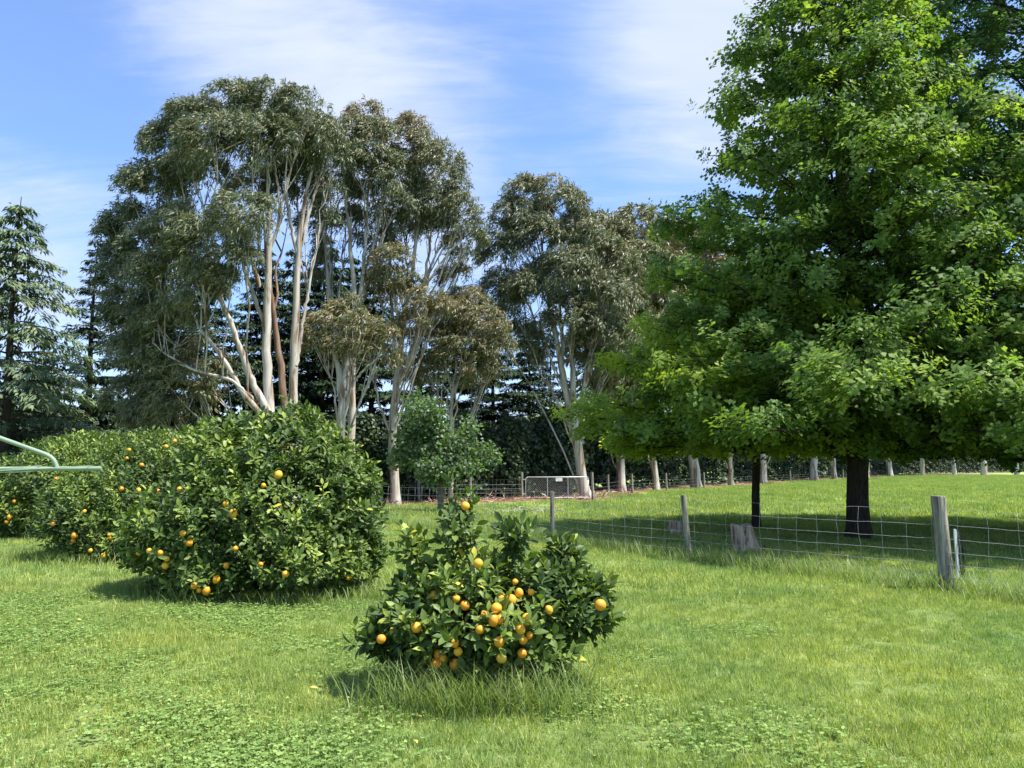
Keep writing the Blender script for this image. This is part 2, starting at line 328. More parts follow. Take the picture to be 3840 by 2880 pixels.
# ------------------------------------------------------------------ lawn: instanced blade patches
SRC = bpy.data.collections.new('grass_sources')
def patch(name, size, n, lo, hi, w, matl, upright=.8, tintf=None):
    a = Acc(); p = np.column_stack([rng.uniform(-size / 2, size / 2, (n, 2)), np.full(n, -.004)])
    nc = 46; cc = rng.uniform(-size * .52, size * .52, (nc, 2)); ci = rng.integers(0, nc, n); cl = rng.random(n) < .62      # blades gather in tufts
    p[:, :2] = np.where(cl[:, None], cc[ci] + rng.normal(0, size * .035, (n, 2)), p[:, :2]); ch = np.where(cl, rng.uniform(.8, 1.7, nc)[ci], .8); ct = np.where(cl, rng.normal(.02, .14, nc)[ci], -.03)
    ph = rng.uniform(0, 6.28, n); d = np.column_stack([np.cos(ph), np.sin(ph), rng.uniform(upright * .6, upright * 1.8, n)])
    nh = np.column_stack([-np.cos(ph), -np.sin(ph), np.full(n, .3)]) + rdir(n) * .3
    L_ = rng.uniform(lo, hi, n) * ch
    leaves(a, p, d, nh, L_, BLADE_V, BLADE_F, np.clip(rng.normal(.47, .26, n) + ct, 0, .93) + (rng.random(n) < .02) * .3, w / L_ * rng.uniform(.7, 1.3, n))
    me = a.mesh(name, matl, False); o = bpy.data.objects.new(name, me); SRC.objects.link(o); return o
def scatter(name, pts, rot, scl, objs, label):
    me = bpy.data.meshes.new(name); me.vertices.add(len(pts)); me.vertices.foreach_set('co', pts.astype(np.float32).ravel()); me.update()
    ar = me.attributes.new('rotz', 'FLOAT', 'POINT'); ar.data.foreach_set('value', rot.astype(np.float32))
    asx = me.attributes.new('scl', 'FLOAT', 'POINT'); asx.data.foreach_set('value', scl.astype(np.float32))
    ai = me.attributes.new('pick', 'INT', 'POINT'); ai.data.foreach_set('value', rng.integers(0, len(objs), len(pts)).astype(np.int32))
    c = bpy.data.collections.new(name + '_set')
    for o in objs: c.objects.link(o)
    ng = bpy.data.node_groups.new(name, 'GeometryNodeTree')
    ng.interface.new_socket('Geometry', in_out='INPUT', socket_type='NodeSocketGeometry'); ng.interface.new_socket('Geometry', in_out='OUTPUT', socket_type='NodeSocketGeometry')
    gi = ng.nodes.new('NodeGroupInput'); go = ng.nodes.new('NodeGroupOutput'); ip = ng.nodes.new('GeometryNodeInstanceOnPoints')
    ci = ng.nodes.new('GeometryNodeCollectionInfo'); ci.inputs['Collection'].default_value = c; ci.inputs['Separate Children'].default_value = True; ci.inputs['Reset Children'].default_value = True
    def attr(n_, t):
        x = ng.nodes.new('GeometryNodeInputNamedAttribute'); x.data_type = t; x.inputs['Name'].default_value = n_; return x.outputs['Attribute']
    cx = ng.nodes.new('ShaderNodeCombineXYZ'); ng.links.new(attr('rotz', 'FLOAT'), cx.inputs[2])
    ng.links.new(gi.outputs[0], ip.inputs['Points']); ng.links.new(ci.outputs[0], ip.inputs['Instance']); ip.inputs['Pick Instance'].default_value = True
    ng.links.new(attr('pick', 'INT'), ip.inputs['Instance Index']); ng.links.new(cx.outputs[0], ip.inputs['Rotation']); ng.links.new(attr('scl', 'FLOAT'), ip.inputs['Scale'])
    ng.links.new(ip.outputs[0], go.inputs[0])
    o = link(name, me); md = o.modifiers.new('scatter', 'NODES'); md.node_group = ng
    return tag(o, label, kind='stuff')
def zone(y0, y1, step, margin, jit=.5):
    pts = []
    y = y0
    while y < y1:
        hw = y * .69 + margin; xs = np.arange(-hw, hw, step)
        pts.append(np.column_stack([xs + rng.uniform(-jit, jit, len(xs)) * step, np.full(len(xs), y) + rng.uniform(-jit, jit, len(xs)) * step])); y += step
    p = np.concatenate(pts); return np.column_stack([p, gh(p[:, 0], p[:, 1])])
near = [patch('lawn_tuft', .62, 2100, .018, .055, .0042, M['grass'], .75) for _ in range(6)]
p = zone(3.2, 10.2, .42, .8); scatter('lawn_grass_near', p, rng.uniform(0, 6.28, len(p)), rng.uniform(.85, 1.25, len(p)), near, 'short mown lawn grass in the foreground')
mid = [patch('lawn_tuft', 1.5, 2600, .03, .075, .0075, M['grass'], .8) for _ in range(3)]
p = zone(9.9, 25, .95, 1.5); scatter('lawn_grass_middle', p, rng.uniform(0, 6.28, len(p)), rng.uniform(.85, 1.3, len(p)), mid, 'short grass around the near fence and under the oaks')
farp = [patch('paddock_tuft', 4, 3200, .06, .15, .022, M['grass'], .9) for _ in range(3)]
def rowside(p, off=0.4):                                  # True on the camera side of the row
    yr = np.interp(p[:, 0], ROW[:, 0], ROW[:, 1]); return p[:, 1] < yr - off
p = zone(24.5, 120, 2.7, 3); p = p[rowside(p, 1.9)]
p = p[p[:, 1] < 34 + 2.2 * np.maximum(p[:, 0], 0)]
scatter('paddock_grass', p, rng.uniform(0, 6.28, len(p)), rng.uniform(.8, 1.2, len(p)), farp, 'longer sunlit grass of the paddock beyond the fence')
# clover
CLV = []; 
for k in range(3):
    a = Acc(); n = 230; c0 = np.column_stack([rng.normal(0, .17, (n, 2)), rng.uniform(.012, .05, n)])
    for s in range(3):
        ph = rng.uniform(0, 6.28, n) if s == 0 else ph + 2.094
        d = np.column_stack([np.cos(ph), np.sin(ph), np.full(n, .12)])
        leaves(a, c0, d, np.tile([0, 0, 1.], (n, 1)) + rdir(n) * .55, rng.uniform(.008, .019, n), [(0, 0, 0), (-.45, .5, .05), (.45, .5, .05), (-.32, .95, 0), (.32, .95, 0)], [(0, 2, 1), (1, 2, 4), (1, 4, 3)], rng.random(n), 1.0)
    o = bpy.data.objects.new('clover_patch', a.mesh('clover_patch', M['clover'], False)); CLV.append(o)
p = zone(3.3, 9.5, .33, .3)
f = np.sin(p[:, 0] * 1.9 + 1) * np.sin(p[:, 1] * 2.3 + .5) + .5 * np.sin(p[:, 0] * 4.1 + p[:, 1] * 3.3) + rng.normal(0, .5, len(p)) - .26 * p[:, 0] - .12 * (p[:, 1] - 5)
p = p[f > .62]; scatter('clover', p, rng.uniform(0, 6.28, len(p)), rng.uniform(.8, 1.5, len(p)), CLV, 'low clover growing through the front lawn')

def longgrass(name, pts, lo, hi, w, label, lean=(.0, 0), up=1.6):
    n = len(pts); a = Acc(); ph = rng.uniform(0, 6.28, n)
    d = np.column_stack([np.cos(ph) + lean[0], np.sin(ph) + lean[1], rng.uniform(up * .6, up * 2.2, n)])
    nh = np.column_stack([-np.cos(ph), -np.sin(ph), np.full(n, .2)]) + rdir(n) * .3
    L_ = rng.uniform(lo, hi, n)
    T = [(-.5, 0, 0), (.5, 0, 0), (-.45, .35, .0), (.45, .35, .0), (-.3, .7, -.08), (.3, .7, -.08), (0, 1, -.26)]
    F = [(0, 1, 3), (0, 3, 2), (2, 3, 5), (2, 5, 4), (4, 5, 6)]
    leaves(a, pts, d, nh, L_, T, F, np.clip(rng.normal(.5, .22, n), 0, .95) + (rng.random(n) < .03) * .2, w / L_ * rng.uniform(.6, 1.3, n))
    return tag(link(name, a.mesh(name, M['longgrass'], True)), label, kind='stuff')
def gpts(xy): return np.column_stack([xy, gh(xy[:, 0], xy[:, 1])])
def ring(cx, cy, rx, ry, n, front=0.0, spread=.18):
    ph = rng.uniform(0, 6.28, n); r = 1 + rng.normal(0, spread, n); x = cx + rx * r * np.cos(ph); y = cy + ry * r * np.sin(ph)
    cl = np.sin(ph * 7 + cx) + rng.normal(0, .7, n); k = cl > -.4; return np.column_stack([x, y])[k]

# ------------------------------------------------------------------ near netting fence
def lathe(acc, prof, m=12, jit=0, t=0.0, lean=(0, 0), cap=True):
    th = np.linspace(0, 2 * math.pi, m, endpoint=False); V = []
    for z, r in prof:
        rr = r * (1 + rng.uniform(-jit, jit, m)) if jit else np.full(m, r)
        V.append(np.column_stack([rr * np.cos(th) + lean[0] * z, rr * np.sin(th) + lean[1] * z, np.full(m, z)]))
    V = np.concatenate(V); n = len(prof)
    Q = [(k * m + j, k * m + (j + 1) % m, (k + 1) * m + (j + 1) % m, (k + 1) * m + j) for k in range(n - 1) for j in range(m)]
    acc.quads(V, Q, t)
    if cap:
        T = V[-m:]; acc.add(np.vstack([T, T.mean(0, keepdims=True)]), [(j, (j + 1) % m, m) for j in range(m)], t)
FP = [(8.05, 6.45), (5.46, 9.9), (3.0, 13.3), (.83, 16.15), (-1.5, 19.0), (-3.85, 21.9), (-6.1, 24.7)]
fence = thing('wire_fence', 'wire netting fence on grey round posts crossing the lawn in front of the oaks', 'fence', (FP[2][0], FP[2][1], 0))
FO = np.array(fence.location)
PH = [1.15, 1.19, 1.10, 1.04, 1.0, .95, .95]; PR = [.085, .088, .052, .045, .05, .05, .05]; LN = [(0, 0), (-.05, 0), (-.075, 0), (.0, 0), (.02, 0), (-.02, 0), (0, 0)]
for (x, y), hgt, r, ln in zip(FP, PH, PR, LN):
    a = Acc(); lathe(a, [(-.15, r * 1.03), (.3, r), (.7, r * .98), (hgt - .02, r * .97), (hgt, r * .9)], 14, .035, lean=ln)
    me = a.mesh('post', M['post']); po = link('post', me, fence, (x - FO[0], y - FO[1], gh(x, y)))
    if r == .088:
        po['label'] = 'thick pale grey post beside the white stake'
hts = [1.03, .83, .66, .50, .35, .20]
def sag(p0, p1, h0, k, n=40):
    t = np.linspace(0, 1, n); p = np.outer(1 - t, p0) + np.outer(t, p1)
    z = gh(p[:, 0], p[:, 1]) + h0 - .02 * np.sin(t * math.pi) + rng.normal(0, .0028, n); return np.column_stack([p, z])
for k, hh in enumerate(hts):
    pts = []
    for i in range(len(FP) - 1):
        seg = sag(FP[i], FP[i + 1], hh, k); pts.append(seg if i == 0 else seg[1:])
    pts = np.concatenate(pts) - [FO[0], FO[1], 0] + [-.055, -.045, 0]
    a = Acc(); tube(a, pts, (.0026 if k else .002), 4); link('line_wire', a.mesh('line_wire', M['wire']), fence)
for i in range(len(FP) - 1):
    p0, p1 = np.array(FP[i]), np.array(FP[i + 1]); d = np.linalg.norm(p1 - p0); m_ = int(d / .34)
    for j in range(m_ + 1):
        t = (j + .4) / (m_ + 1); q = p0 + (p1 - p0) * t; a = Acc(); b0 = gh(q[0], q[1])
        zs = np.array([b0 + .15] + [b0 + x for x in hts[::-1][1:]] + [b0 + 1.03]) - .02 * math.sin(t * math.pi)
        pts = np.column_stack([q[0] + rng.normal(0, .008, len(zs)) - .06, q[1] + rng.normal(0, .006, len(zs)) - .05, zs]) - [FO[0], FO[1], 0]
        tube(a, pts, .0022, 4); link('stay_wire', a.mesh('stay_wire', M['wire']), fence)
# white stake tied beside the thick post, with a hank of dark wire
g0 = G(2072, 1262); a = Acc()
V = []; 
for z, wx in [(-.1, .019), (.55, .019), (.69, .019), (.715, .012), (.72, .004)]:
    V += [(-wx - .02 * z, -.012, z), (wx - .02 * z, -.012, z), (wx - .02 * z, .012, z), (-wx - .02 * z, .012, z)]
Q = [(4 * k + j, 4 * k + (j + 1) % 4, 4 * k + 4 + (j + 1) % 4, 4 * k + 4 + j) for k in range(4) for j in range(4)]
a.quads(V, Q); o = link('white_stake', a.mesh('white_stake', M['white'], False), None, (g0[0], g0[1], gh(g0[0], g0[1]))); tag(o, 'short white painted stake standing beside the thick grey fence post', 'stake')
a = Acc(); c = np.array([5.60, 9.86, .60])
for k in range(5):
    th = np.linspace(0, 6.28, 26); r1, r2 = rng.uniform(.03, .055), rng.uniform(.20, .30)
    tube(a, np.column_stack([c[0] + r1 * np.cos(th), c[1] - .05 + .03 * np.sin(th + k), c[2] - .12 + r2 * np.sin(th)]), .0035, 4)
tag(link('wire_coil', a.mesh('wire_coil', M['blackwire'])), 'hank of dark wire hung between the thick post and the white stake', 'wire')

# stumps
def stump(u, v, w, hgt, lean, name_label):
    g0 = G(u, v); a = Acc(); m = 22; th = np.linspace(0, 2 * math.pi, m, endpoint=False)
    rid = 1 + .09 * np.sin(th * 5 + 1) + .06 * np.sin(th * 9) + rng.normal(0, .03, m); V = []; zs = [-.05, .06, .2, .5, .8, .97, 1.0]; rs = [1.25, 1.15, 1.02, .92, .84, .80, .74]
    for z, r in zip(zs, rs):
        zz_ = z * hgt + (z > .7) * (.05 * hgt) * np.sin(th * 2 + 1) + (z > .7) * rng.normal(0, .01, m)
        V.append(np.column_stack([w / 2 * r * rid * np.cos(th) + lean * z, w / 2 * r * rid * np.sin(th), zz_]))
    V = np.concatenate(V); n = len(zs)
    Q = [(k * m + j, k * m + (j + 1) % m, (k + 1) * m + (j + 1) % m, (k + 1) * m + j) for k in range(n - 1) for j in range(m)]
    a.quads(V, Q); T = V[-m:]; a.add(np.vstack([T, T.mean(0, keepdims=True) - [0, 0, .02]]), [(j, (j + 1) % m, m) for j in range(m)])
    return tag(link('tree_stump', a.mesh('tree_stump', M['stump']), None, (g0[0], g0[1], gh(g0[0], g0[1]))), name_label, 'tree stump', 'stumps left in the paddock')
stump(1614, 1192, .46, .50, -.10, 'tall pale weathered stump standing behind the netting fence, between posts')
stump(1462, 1152, .36, .30, -.02, 'small low stump half hidden behind the thin leaning fence post')

# ------------------------------------------------------------------ far fence and mesh gate
gl, gr_ = np.array([P(1133, 1050, 35.7)[0], 35.7]), np.array([P(1276, 1050, 36.1)[0], 36.1])
ff = thing('paddock_fence', 'far wire fence on grey posts along the tree row either side of the gate', 'fence', (gl[0], gl[1], 0)); FO = np.array(ff.location)
FL = [(-27, 31.3), (-22, 32), (-17, 32.6), (-12, 33.2), (-7.2, 33.9), (P(905, 1050, 34.6)[0], 34.6), (P(1017, 1050, 35.2)[0], 35.2), (gl[0] - .12, 35.7)]
FR = [(gr_[0] + .1, 36.1), (5.0, 40.5), (6.9, 44.7), (9.6, 48.4), (12.9, 52.3), (16.3, 58), (20.6, 64), (25.4, 71), (30.6, 78.5), (37.0, 87), (44.5, 97.5), (52.8, 109), (62, 121.5), (70, 132), (108, 167)]
for lst in (FL, FR):
    for k, (x, y) in enumerate(lst):
        a = Acc(); hh = 1.12 if not (lst is FL and k == 7 or lst is FR and k == 0) else 1.28
        lathe(a, [(-.1, .07), (.6, .066), (hh, .062)], 9, .04, lean=(random.uniform(-.03, .03), 0)); link('post', a.mesh('post', M['post']), ff, (x - FO[0], y - FO[1], 0))
    for z in (.15, .34, .53, .72, .95):
        a = Acc(); pts = np.array([(x - FO[0], y - FO[1] - .07, z) for x, y in lst]); pts, r = resample(pts, np.full(len(pts), .004), 60)
        tube(a, pts, .004 if lst is FL else .005, 3); link('line_wire', a.mesh('line_wire', M['wire'] if z < .9 else M['blackwire']), ff)
a = Acc()
for x0, y0, x1, y1 in [(*FL[i], *FL[i + 1]) for i in range(len(FL) - 1)]:
    for t in np.arange(.05, 1, .075):
        x, y = x0 + (x1 - x0) * t - FO[0], y0 + (y1 - y0) * t - FO[1] - .07; tube(a, [(x, y, .15), (x, y, .95)], .0025, 3)
tag(link('netting', a.mesh('netting', M['wire']), ff), kind='stuff')
gate = thing('farm_gate', 'galvanised pipe farm gate with chain mesh and a blank white sign', 'gate', (gl[0], gl[1], 0))
gd = gr_ - gl; gw = np.linalg.norm(gd); gate.rotation_euler = (0, 0, math.atan2(gd[1], gd[0]))
w_ = gw - .1; H0, H1 = .12, 1.06; a = Acc(); cr = .13; arc = lambda cx, cz, a0: [(cx + cr * math.cos(a0 + t), 0, cz + cr * math.sin(a0 + t)) for t in np.linspace(0, math.pi / 2, 6)]
loop = [(w_, 0, H0), (w_, 0, H1 - cr)] + arc(w_ - cr, H1 - cr, 0) + arc(.05 + cr, H1 - cr, math.pi / 2) + [(.05, 0, H0), (w_, 0, H0)]
tube(a, loop, .021, 8); link('gate_frame', a.mesh('gate_frame', M['galv']), gate)
for t in (.355, .675):
    a = Acc(); tube(a, [(w_ * t, -.005, H0), (w_ * t, -.005, H1)], .016, 7); link('upright', a.mesh('upright', M['galv']), gate)
a = Acc(); hh = H1 - H0
for s in (1, -1):
    for c in np.arange(-hh, w_, .105):
        p0 = np.array([c, 0, H0]) if s > 0 else np.array([c, 0, H1]); p1 = p0 + np.array([hh, 0, hh * s])
        x0, x1 = max(p0[0], .06), min(p1[0], w_)
        if x1 - x0 < .03: continue
        f = lambda x: p0[2] + (x - p0[0]) * s
        tube(a, [(x0, .012 * s, f(x0)), (x1, .012 * s, f(x1))], .0032, 3)
tag(link('chain_mesh', a.mesh('chain_mesh', M['galv']), gate), kind='stuff')
def box(acc, c, s, t=0.0, R=None):
    v = np.array([(x, y, z) for x in (-.5, .5) for y in (-.5, .5) for z in (-.5, .5)]) * s
    if R is not None: v = v @ R.T
    acc.quads(v + c, [(0, 1, 3, 2), (4, 6, 7, 5), (0, 4, 5, 1), (2, 3, 7, 6), (0, 2, 6, 4), (1, 5, 7, 3)], t)
a = Acc(); box(a, np.array([w_ * .535, -.03, .945]), (.31, .012, .16)); so_ = link('sign_plate', a.mesh('sign_plate', M['white'], False), gate); so_['label'] = 'small blank white sign'
for z in (.3, .95):
    a = Acc(); box(a, np.array([.0, 0, z]), (.14, .05, .04)); link('hinge', a.mesh('hinge', M['galv'], False), gate)

# pale dry prunings on the paddock grass
a = Acc(); n = 240; t = rng.random(n); q0, q1 = G(1055, 1112), G(1215, 1107)
p = q0[None] * (1 - t[:, None]) + q1[None] * t[:, None] + np.column_stack([rng.normal(0, .1, n), rng.normal(0, .35, n) + np.sin(t * 3.1) * .9, rng.uniform(.05, .1, n)])
d = rdir(n); d[:, 2] *= .3
leaves(a, p, d, np.tile([0, 0, 1.], (n, 1)) + rdir(n) * .4, rng.uniform(.15, .5, n), DIAM_V, DIAM_F, rng.random(n), .08)
tag(link('dry_prunings', a.mesh('dry_prunings', M['twig'], False)), 'faint line of pale dry prunings lying on the paddock grass', kind='stuff')

# ------------------------------------------------------------------ rotary clothes line
cl = thing('rotary_clothes_line', 'green pipe rotary clothes line reaching in at the left edge', 'clothes line', (-4.62, 4.72, 0))
end = P(219, 1012, 5.05); base_ = np.array([-4.62, 4.72, 0]); rel = end - base_; zt = rel[2]
a = Acc(); tube(a, [(0, 0, -.1), (0, 0, 1.2)], .032, 12); tube(a, [(0, 0, 1.2), (0, 0, 2.35)], .026, 12, cap=True); link('mast', a.mesh('mast', M['line_green']), cl)
ux = np.array([rel[0], rel[1]]); R_ = np.linalg.norm(ux); ux /= R_; ends = []
for k in range(4):
    c_, s_ = math.cos(k * math.pi / 2), math.sin(k * math.pi / 2); d = np.array([ux[0] * c_ - ux[1] * s_, ux[0] * s_ + ux[1] * c_])
    a = Acc(); e = np.array([*(d * R_), zt]); ends.append((d, e))
    tube(a, [(*(d * .03), zt - .01), tuple(e)], .0145, 10, cap=True); link('arm', a.mesh('arm', M['line_green']), cl)
    a = Acc(); bx = R_ * .865
    pts = [(*(d * .03), zt + .70), (*(d * (bx - .11)), zt + .105), (*(d * (bx - .05)), zt + .085), (*(d * (bx - .012)), zt + .055), (*(d * bx), zt + .02), (*(d * bx), zt)]
    pts, r = resample(pts, np.full(6, .0145), 60); tube(a, pts, .0145, 10); link('stay', a.mesh('stay', M['line_green']), cl)
for f in (.97, .82, .66, .5, .34):
    for k in range(4):
        p0, p1 = ends[k][1] * [f, f, 1], ends[(k + 1) % 4][1] * [f, f, 1]; a = Acc()
        t = np.linspace(0, 1, 9)[:, None]; pts = p0 * (1 - t) + p1 * t; pts[:, 2] += .018 - .05 * np.sin(t[:, 0] * math.pi)
        tube(a, pts, .0022, 4); link('washing_line', a.mesh('washing_line', M['line_green']), cl)

# ------------------------------------------------------------------ citrus bushes
orange_me = []
for k in range(3):
    a = Acc(); prof = [(math.sin(t) * (1 - .03 * math.cos(t)), math.cos(t)) for t in np.linspace(0.02, math.pi - .02, 13)]; m = 18
    th = np.linspace(0, 2 * math.pi, m, endpoint=False); V = np.concatenate([np.column_stack([r * np.cos(th), r * np.sin(th), np.full(m, -z * (.95, 1.05, 1.14)[k] + .05 * math.exp(-((1 + z) * 8) ** 2))]) for r, z in prof])
    Q = [(i * m + j, i * m + (j + 1) % m, (i + 1) * m + (j + 1) % m, (i + 1) * m + j) for i in range(12) for j in range(m)]
    a.quads(V, Q); T = V[-m:]; a.add(np.vstack([T, T.mean(0, keepdims=True)]), [(j, (j + 1) % m, m) for j in range(m)])
    T = V[:m]; a.add(np.vstack([T, T.mean(0, keepdims=True)]), [((j + 1) % m, j, m) for j in range(m)])
    orange_me.append(a.mesh('orange', M['orange']))
leaf_me = []
for k in range(6):
    a = Acc(); V = np.array(CIT_V, float); V[:, 2] *= (.6, 1, 1.6, 1, 1.2, .8)[k]; V[:, 0] *= (1, 1.1, .9, 1, 1.15, .95)[k]; a.add(V, CIT_F, (.35, .5, .62, .78, .45, .88)[k]); leaf_me.append(a.mesh('leaf', M['citrus']))
def citrus(label, base, lobes, nshoot, fruit, leaf=.09, osize=.037, nparts=300, group='citrus bushes on the lawn', yellow=0.0, lf=1.0):
    """lobes: world centres and radii; fruit: (u, v) picked from the photo, set where that sight line meets the bush"""
    base = np.array(base, float); root = thing('citrus_bush', label, 'citrus tree', tuple(base), group)
    C = np.array([l[0] for l in lobes]); R = np.array([l[1] for l in lobes])
    a = Acc()
    for s in range(5 if nshoot > 900 else 3):
        ph = s * 1.3; q = np.array([.06 * math.cos(ph), .06 * math.sin(ph), -.05]); top = C[rng.integers(len(C))] - base
        tube(a, curve(q, q + [.15 * math.cos(ph), .15 * math.sin(ph), .45 * top[2]], top, 8), np.linspace(.045, .012, 8) * (1 if nshoot > 900 else .6), 7)
    for c in C:
        top = c - base; q = np.array([0, 0, .15 + .25 * rng.random()]); tube(a, curve(q, q * .4 + top * [.3, .3, .75], top, 7), np.linspace(.03, .008, 7), 6)
        for _ in range(5):
            e = top + rdir(1)[0] * R[len(C) // 2] * .8; tube(a, curve(top, (top + e) / 2 + [0, 0, .05], e, 4), [.008, .006, .005, .003], 5)
    link('branches', a.mesh('branches', M['citrus_wood']), root)
    # fruit
    fr = []; dirs_sun = 0
    for (u, v, k) in fruit:
        d = PD(u, v); d /= np.linalg.norm(d); o_ = np.array([0, 0, CH]); best = None
        for c, r in zip(C, R):
            A = (d / r) @ (d / r); oc = (o_ - c) / r; B = 2 * oc @ (d / r); D = B * B - 4 * A * (oc @ oc - .97)
            if D > 0:
                t = (-B - math.sqrt(D)) / (2 * A); best = t if best is None else min(best, t)
        if best is None: best = (np.linalg.norm(base - o_)) * .97 if fr == [] else np.linalg.norm(fr[-1] - o_)
        fr.append(o_ + d * (best - .05)); q = fr[-1]; s = osize * random.uniform(.72, .98) * k
        ob = link('orange', orange_me[random.randrange(3)], root, tuple(q - base)); ob.scale = (s * random.uniform(.96, 1.04), s, s * random.uniform(.93, 1.05)); ob.rotation_euler = (random.uniform(-.5, .5), random.uniform(-.5, .5), random.uniform(0, 6))
    FRU = np.array(fr)
    # shoots on the outer skin of the joined lobes
    wgt = (R[:, 0] * R[:, 2] + R[:, 0] * R[:, 1] + R[:, 1] * R[:, 2]); cnt = (nshoot * wgt / wgt.sum()).astype(int) + 14; PP = []; NN = []
    for c, r, n in zip(C, R, cnt):
        n = n * 2; d = rdir(n); d[:, 2] = np.where(rng.random(n) < .25, d[:, 2], np.abs(d[:, 2]) - .25); d = nrmz(d)
        rr = np.where(rng.random(n) < .68, rng.uniform(.84, 1.03, n), rng.uniform(.50, .9, n)) * (1 + .08 * np.sin(d[:, 0] * 9 + c[0] * 5) * np.sin(d[:, 2] * 8 + c[2] * 7)); rr = np.where((rng.random(n) < .11) & (d[:, 2] > -.1), rr + .14 / r.mean() * rng.random(n), rr)
        PP.append(c + d * r * rr[:, None]); NN.append(nrmz(d / r * r.mean()))
    PP = np.concatenate(PP); NN = np.concatenate(NN); keep = PP[:, 2] > .12
    hol = np.sin(PP[:, 0] * 7.3 + 1) * np.sin(PP[:, 2] * 8.1 + 2 + PP[:, 0] * 2) + .5 * np.sin(PP[:, 0] * 15 + PP[:, 2] * 11); keep &= ~((hol > .66) & (rng.random(len(hol)) < .6))
    for c, r in zip(C, R):
        keep &= ~((((PP - c) / r) ** 2).sum(1) < .36)
    PP, NN = PP[keep], NN[keep]; sel = rng.permutation(len(PP))[:nshoot]; PP, NN = PP[sel], NN[sel]; n = len(PP)
    ax = nrmz(NN * .8 + np.array([0, 0, .75]) + rdir(n) * .45)
    tone = np.clip(rng.normal(.42, .14, n), .05, .9)
    young = rng.random(n) < .16; tone = np.clip(tone + .12 * np.sin(PP[:, 0] * 3.1 + PP[:, 2] * 4), .05, .9); tone = np.where(young & (NN[:, 2] > .1), rng.uniform(.68, .92, n), tone)
    LP, LD, LN_, LT = [], [], [], []; nl = 9; ph = rng.uniform(0, 6.28, n)
    sd = nrmz(np.cross(ax, rdir(n))); sd2 = np.cross(ax, sd)
    for j in range(nl):
        t = j / nl; ang = ph + j * 2.4; out = sd * np.cos(ang)[:, None] + sd2 * np.sin(ang)[:, None]
        LP.append(PP + ax * ((t - .35) * .17 * lf)[..., None] if False else PP + ax * (t - .35) * .17 * lf + out * .008)
        LD.append(nrmz(out * (1.15 - .7 * t) + ax * (.35 + .5 * t) + np.array([0, 0, -.22 * (1 - t)]) + rdir(n) * .22)); LN_.append(ax + rdir(n) * .25)
        LT.append(np.clip(tone + rng.normal(0, .07, n), 0, .93))
    LP, LD, LN_, LT = map(np.concatenate, (LP, LD, LN_, LT)); sz = leaf * rng.uniform(.6, 1.18, len(LP))
    if yellow: LT = np.where(rng.random(len(LT)) < yellow, rng.uniform(.95, 1, len(LT)), LT)
    mid_ = LP + LD * sz[:, None] * .5; ok = np.ones(len(LP), bool)
    for q in FRU:
        w = nrmz((np.array([0, 0, CH]) - q)[None])[0]; rel_ = mid_ - q; al = rel_ @ w; pr = np.linalg.norm(rel_ - al[:, None] * w, axis=1)
        ok &= ~((pr < .042) & (al > -.03) & (al < .35) & (rng.random(len(ok)) < .62)) & ~(np.linalg.norm(rel_, axis=1) < .045)
    LP, LD, LN_, LT, sz = LP[ok], LD[ok], LN_[ok], LT[ok], sz[ok]
    if nparts:
        # nearest, unobstructed leaves become parts of their own
        front = (LP - C.mean(0)); dist = np.linalg.norm(LP - [0, 0, CH], axis=1); score = dist + rng.random(len(dist)) * .5
        ids = np.argsort(score)[:nparts]; msk = np.ones(len(LP), bool); msk[ids] = False
        for i in ids:
            y = LD[i]; z = LN_[i] - (LN_[i] @ y) * y; z /= np.linalg.norm(z); x = np.cross(y, z); s = sz[i]; q = LP[i] - base
            lo = link('leaf', leaf_me[int(min(5, max(0, LT[i] * 6))) if rng.random() < .7 else rng.integers(6)], root)
            lo.matrix_local = Matrix(((x[0] * s, y[0] * s, z[0] * s, q[0]), (x[1] * s, y[1] * s, z[1] * s, q[1]), (x[2] * s, y[2] * s, z[2] * s, q[2]), (0, 0, 0, 1)))
        LP, LD, LN_, LT, sz = LP[msk], LD[msk], LN_[msk], LT[msk], sz[msk]
    a = Acc(); leaves(a, LP - base, LD, LN_, sz, CIT_V if nparts else CIT4_V, CIT_F if nparts else CIT4_F, LT); tag(link('foliage', a.mesh('foliage', M['citrus']), root), kind='stuff')
    return root
VO = [0]
def lobe(u, v, ru, rv, Y, depth=None):
    c = P(u, v + VO[0], Y); k = Y / FPX / SC; return (c, np.array([ru * k, (depth if depth else (ru * k + rv * k) / 2), rv * k]))
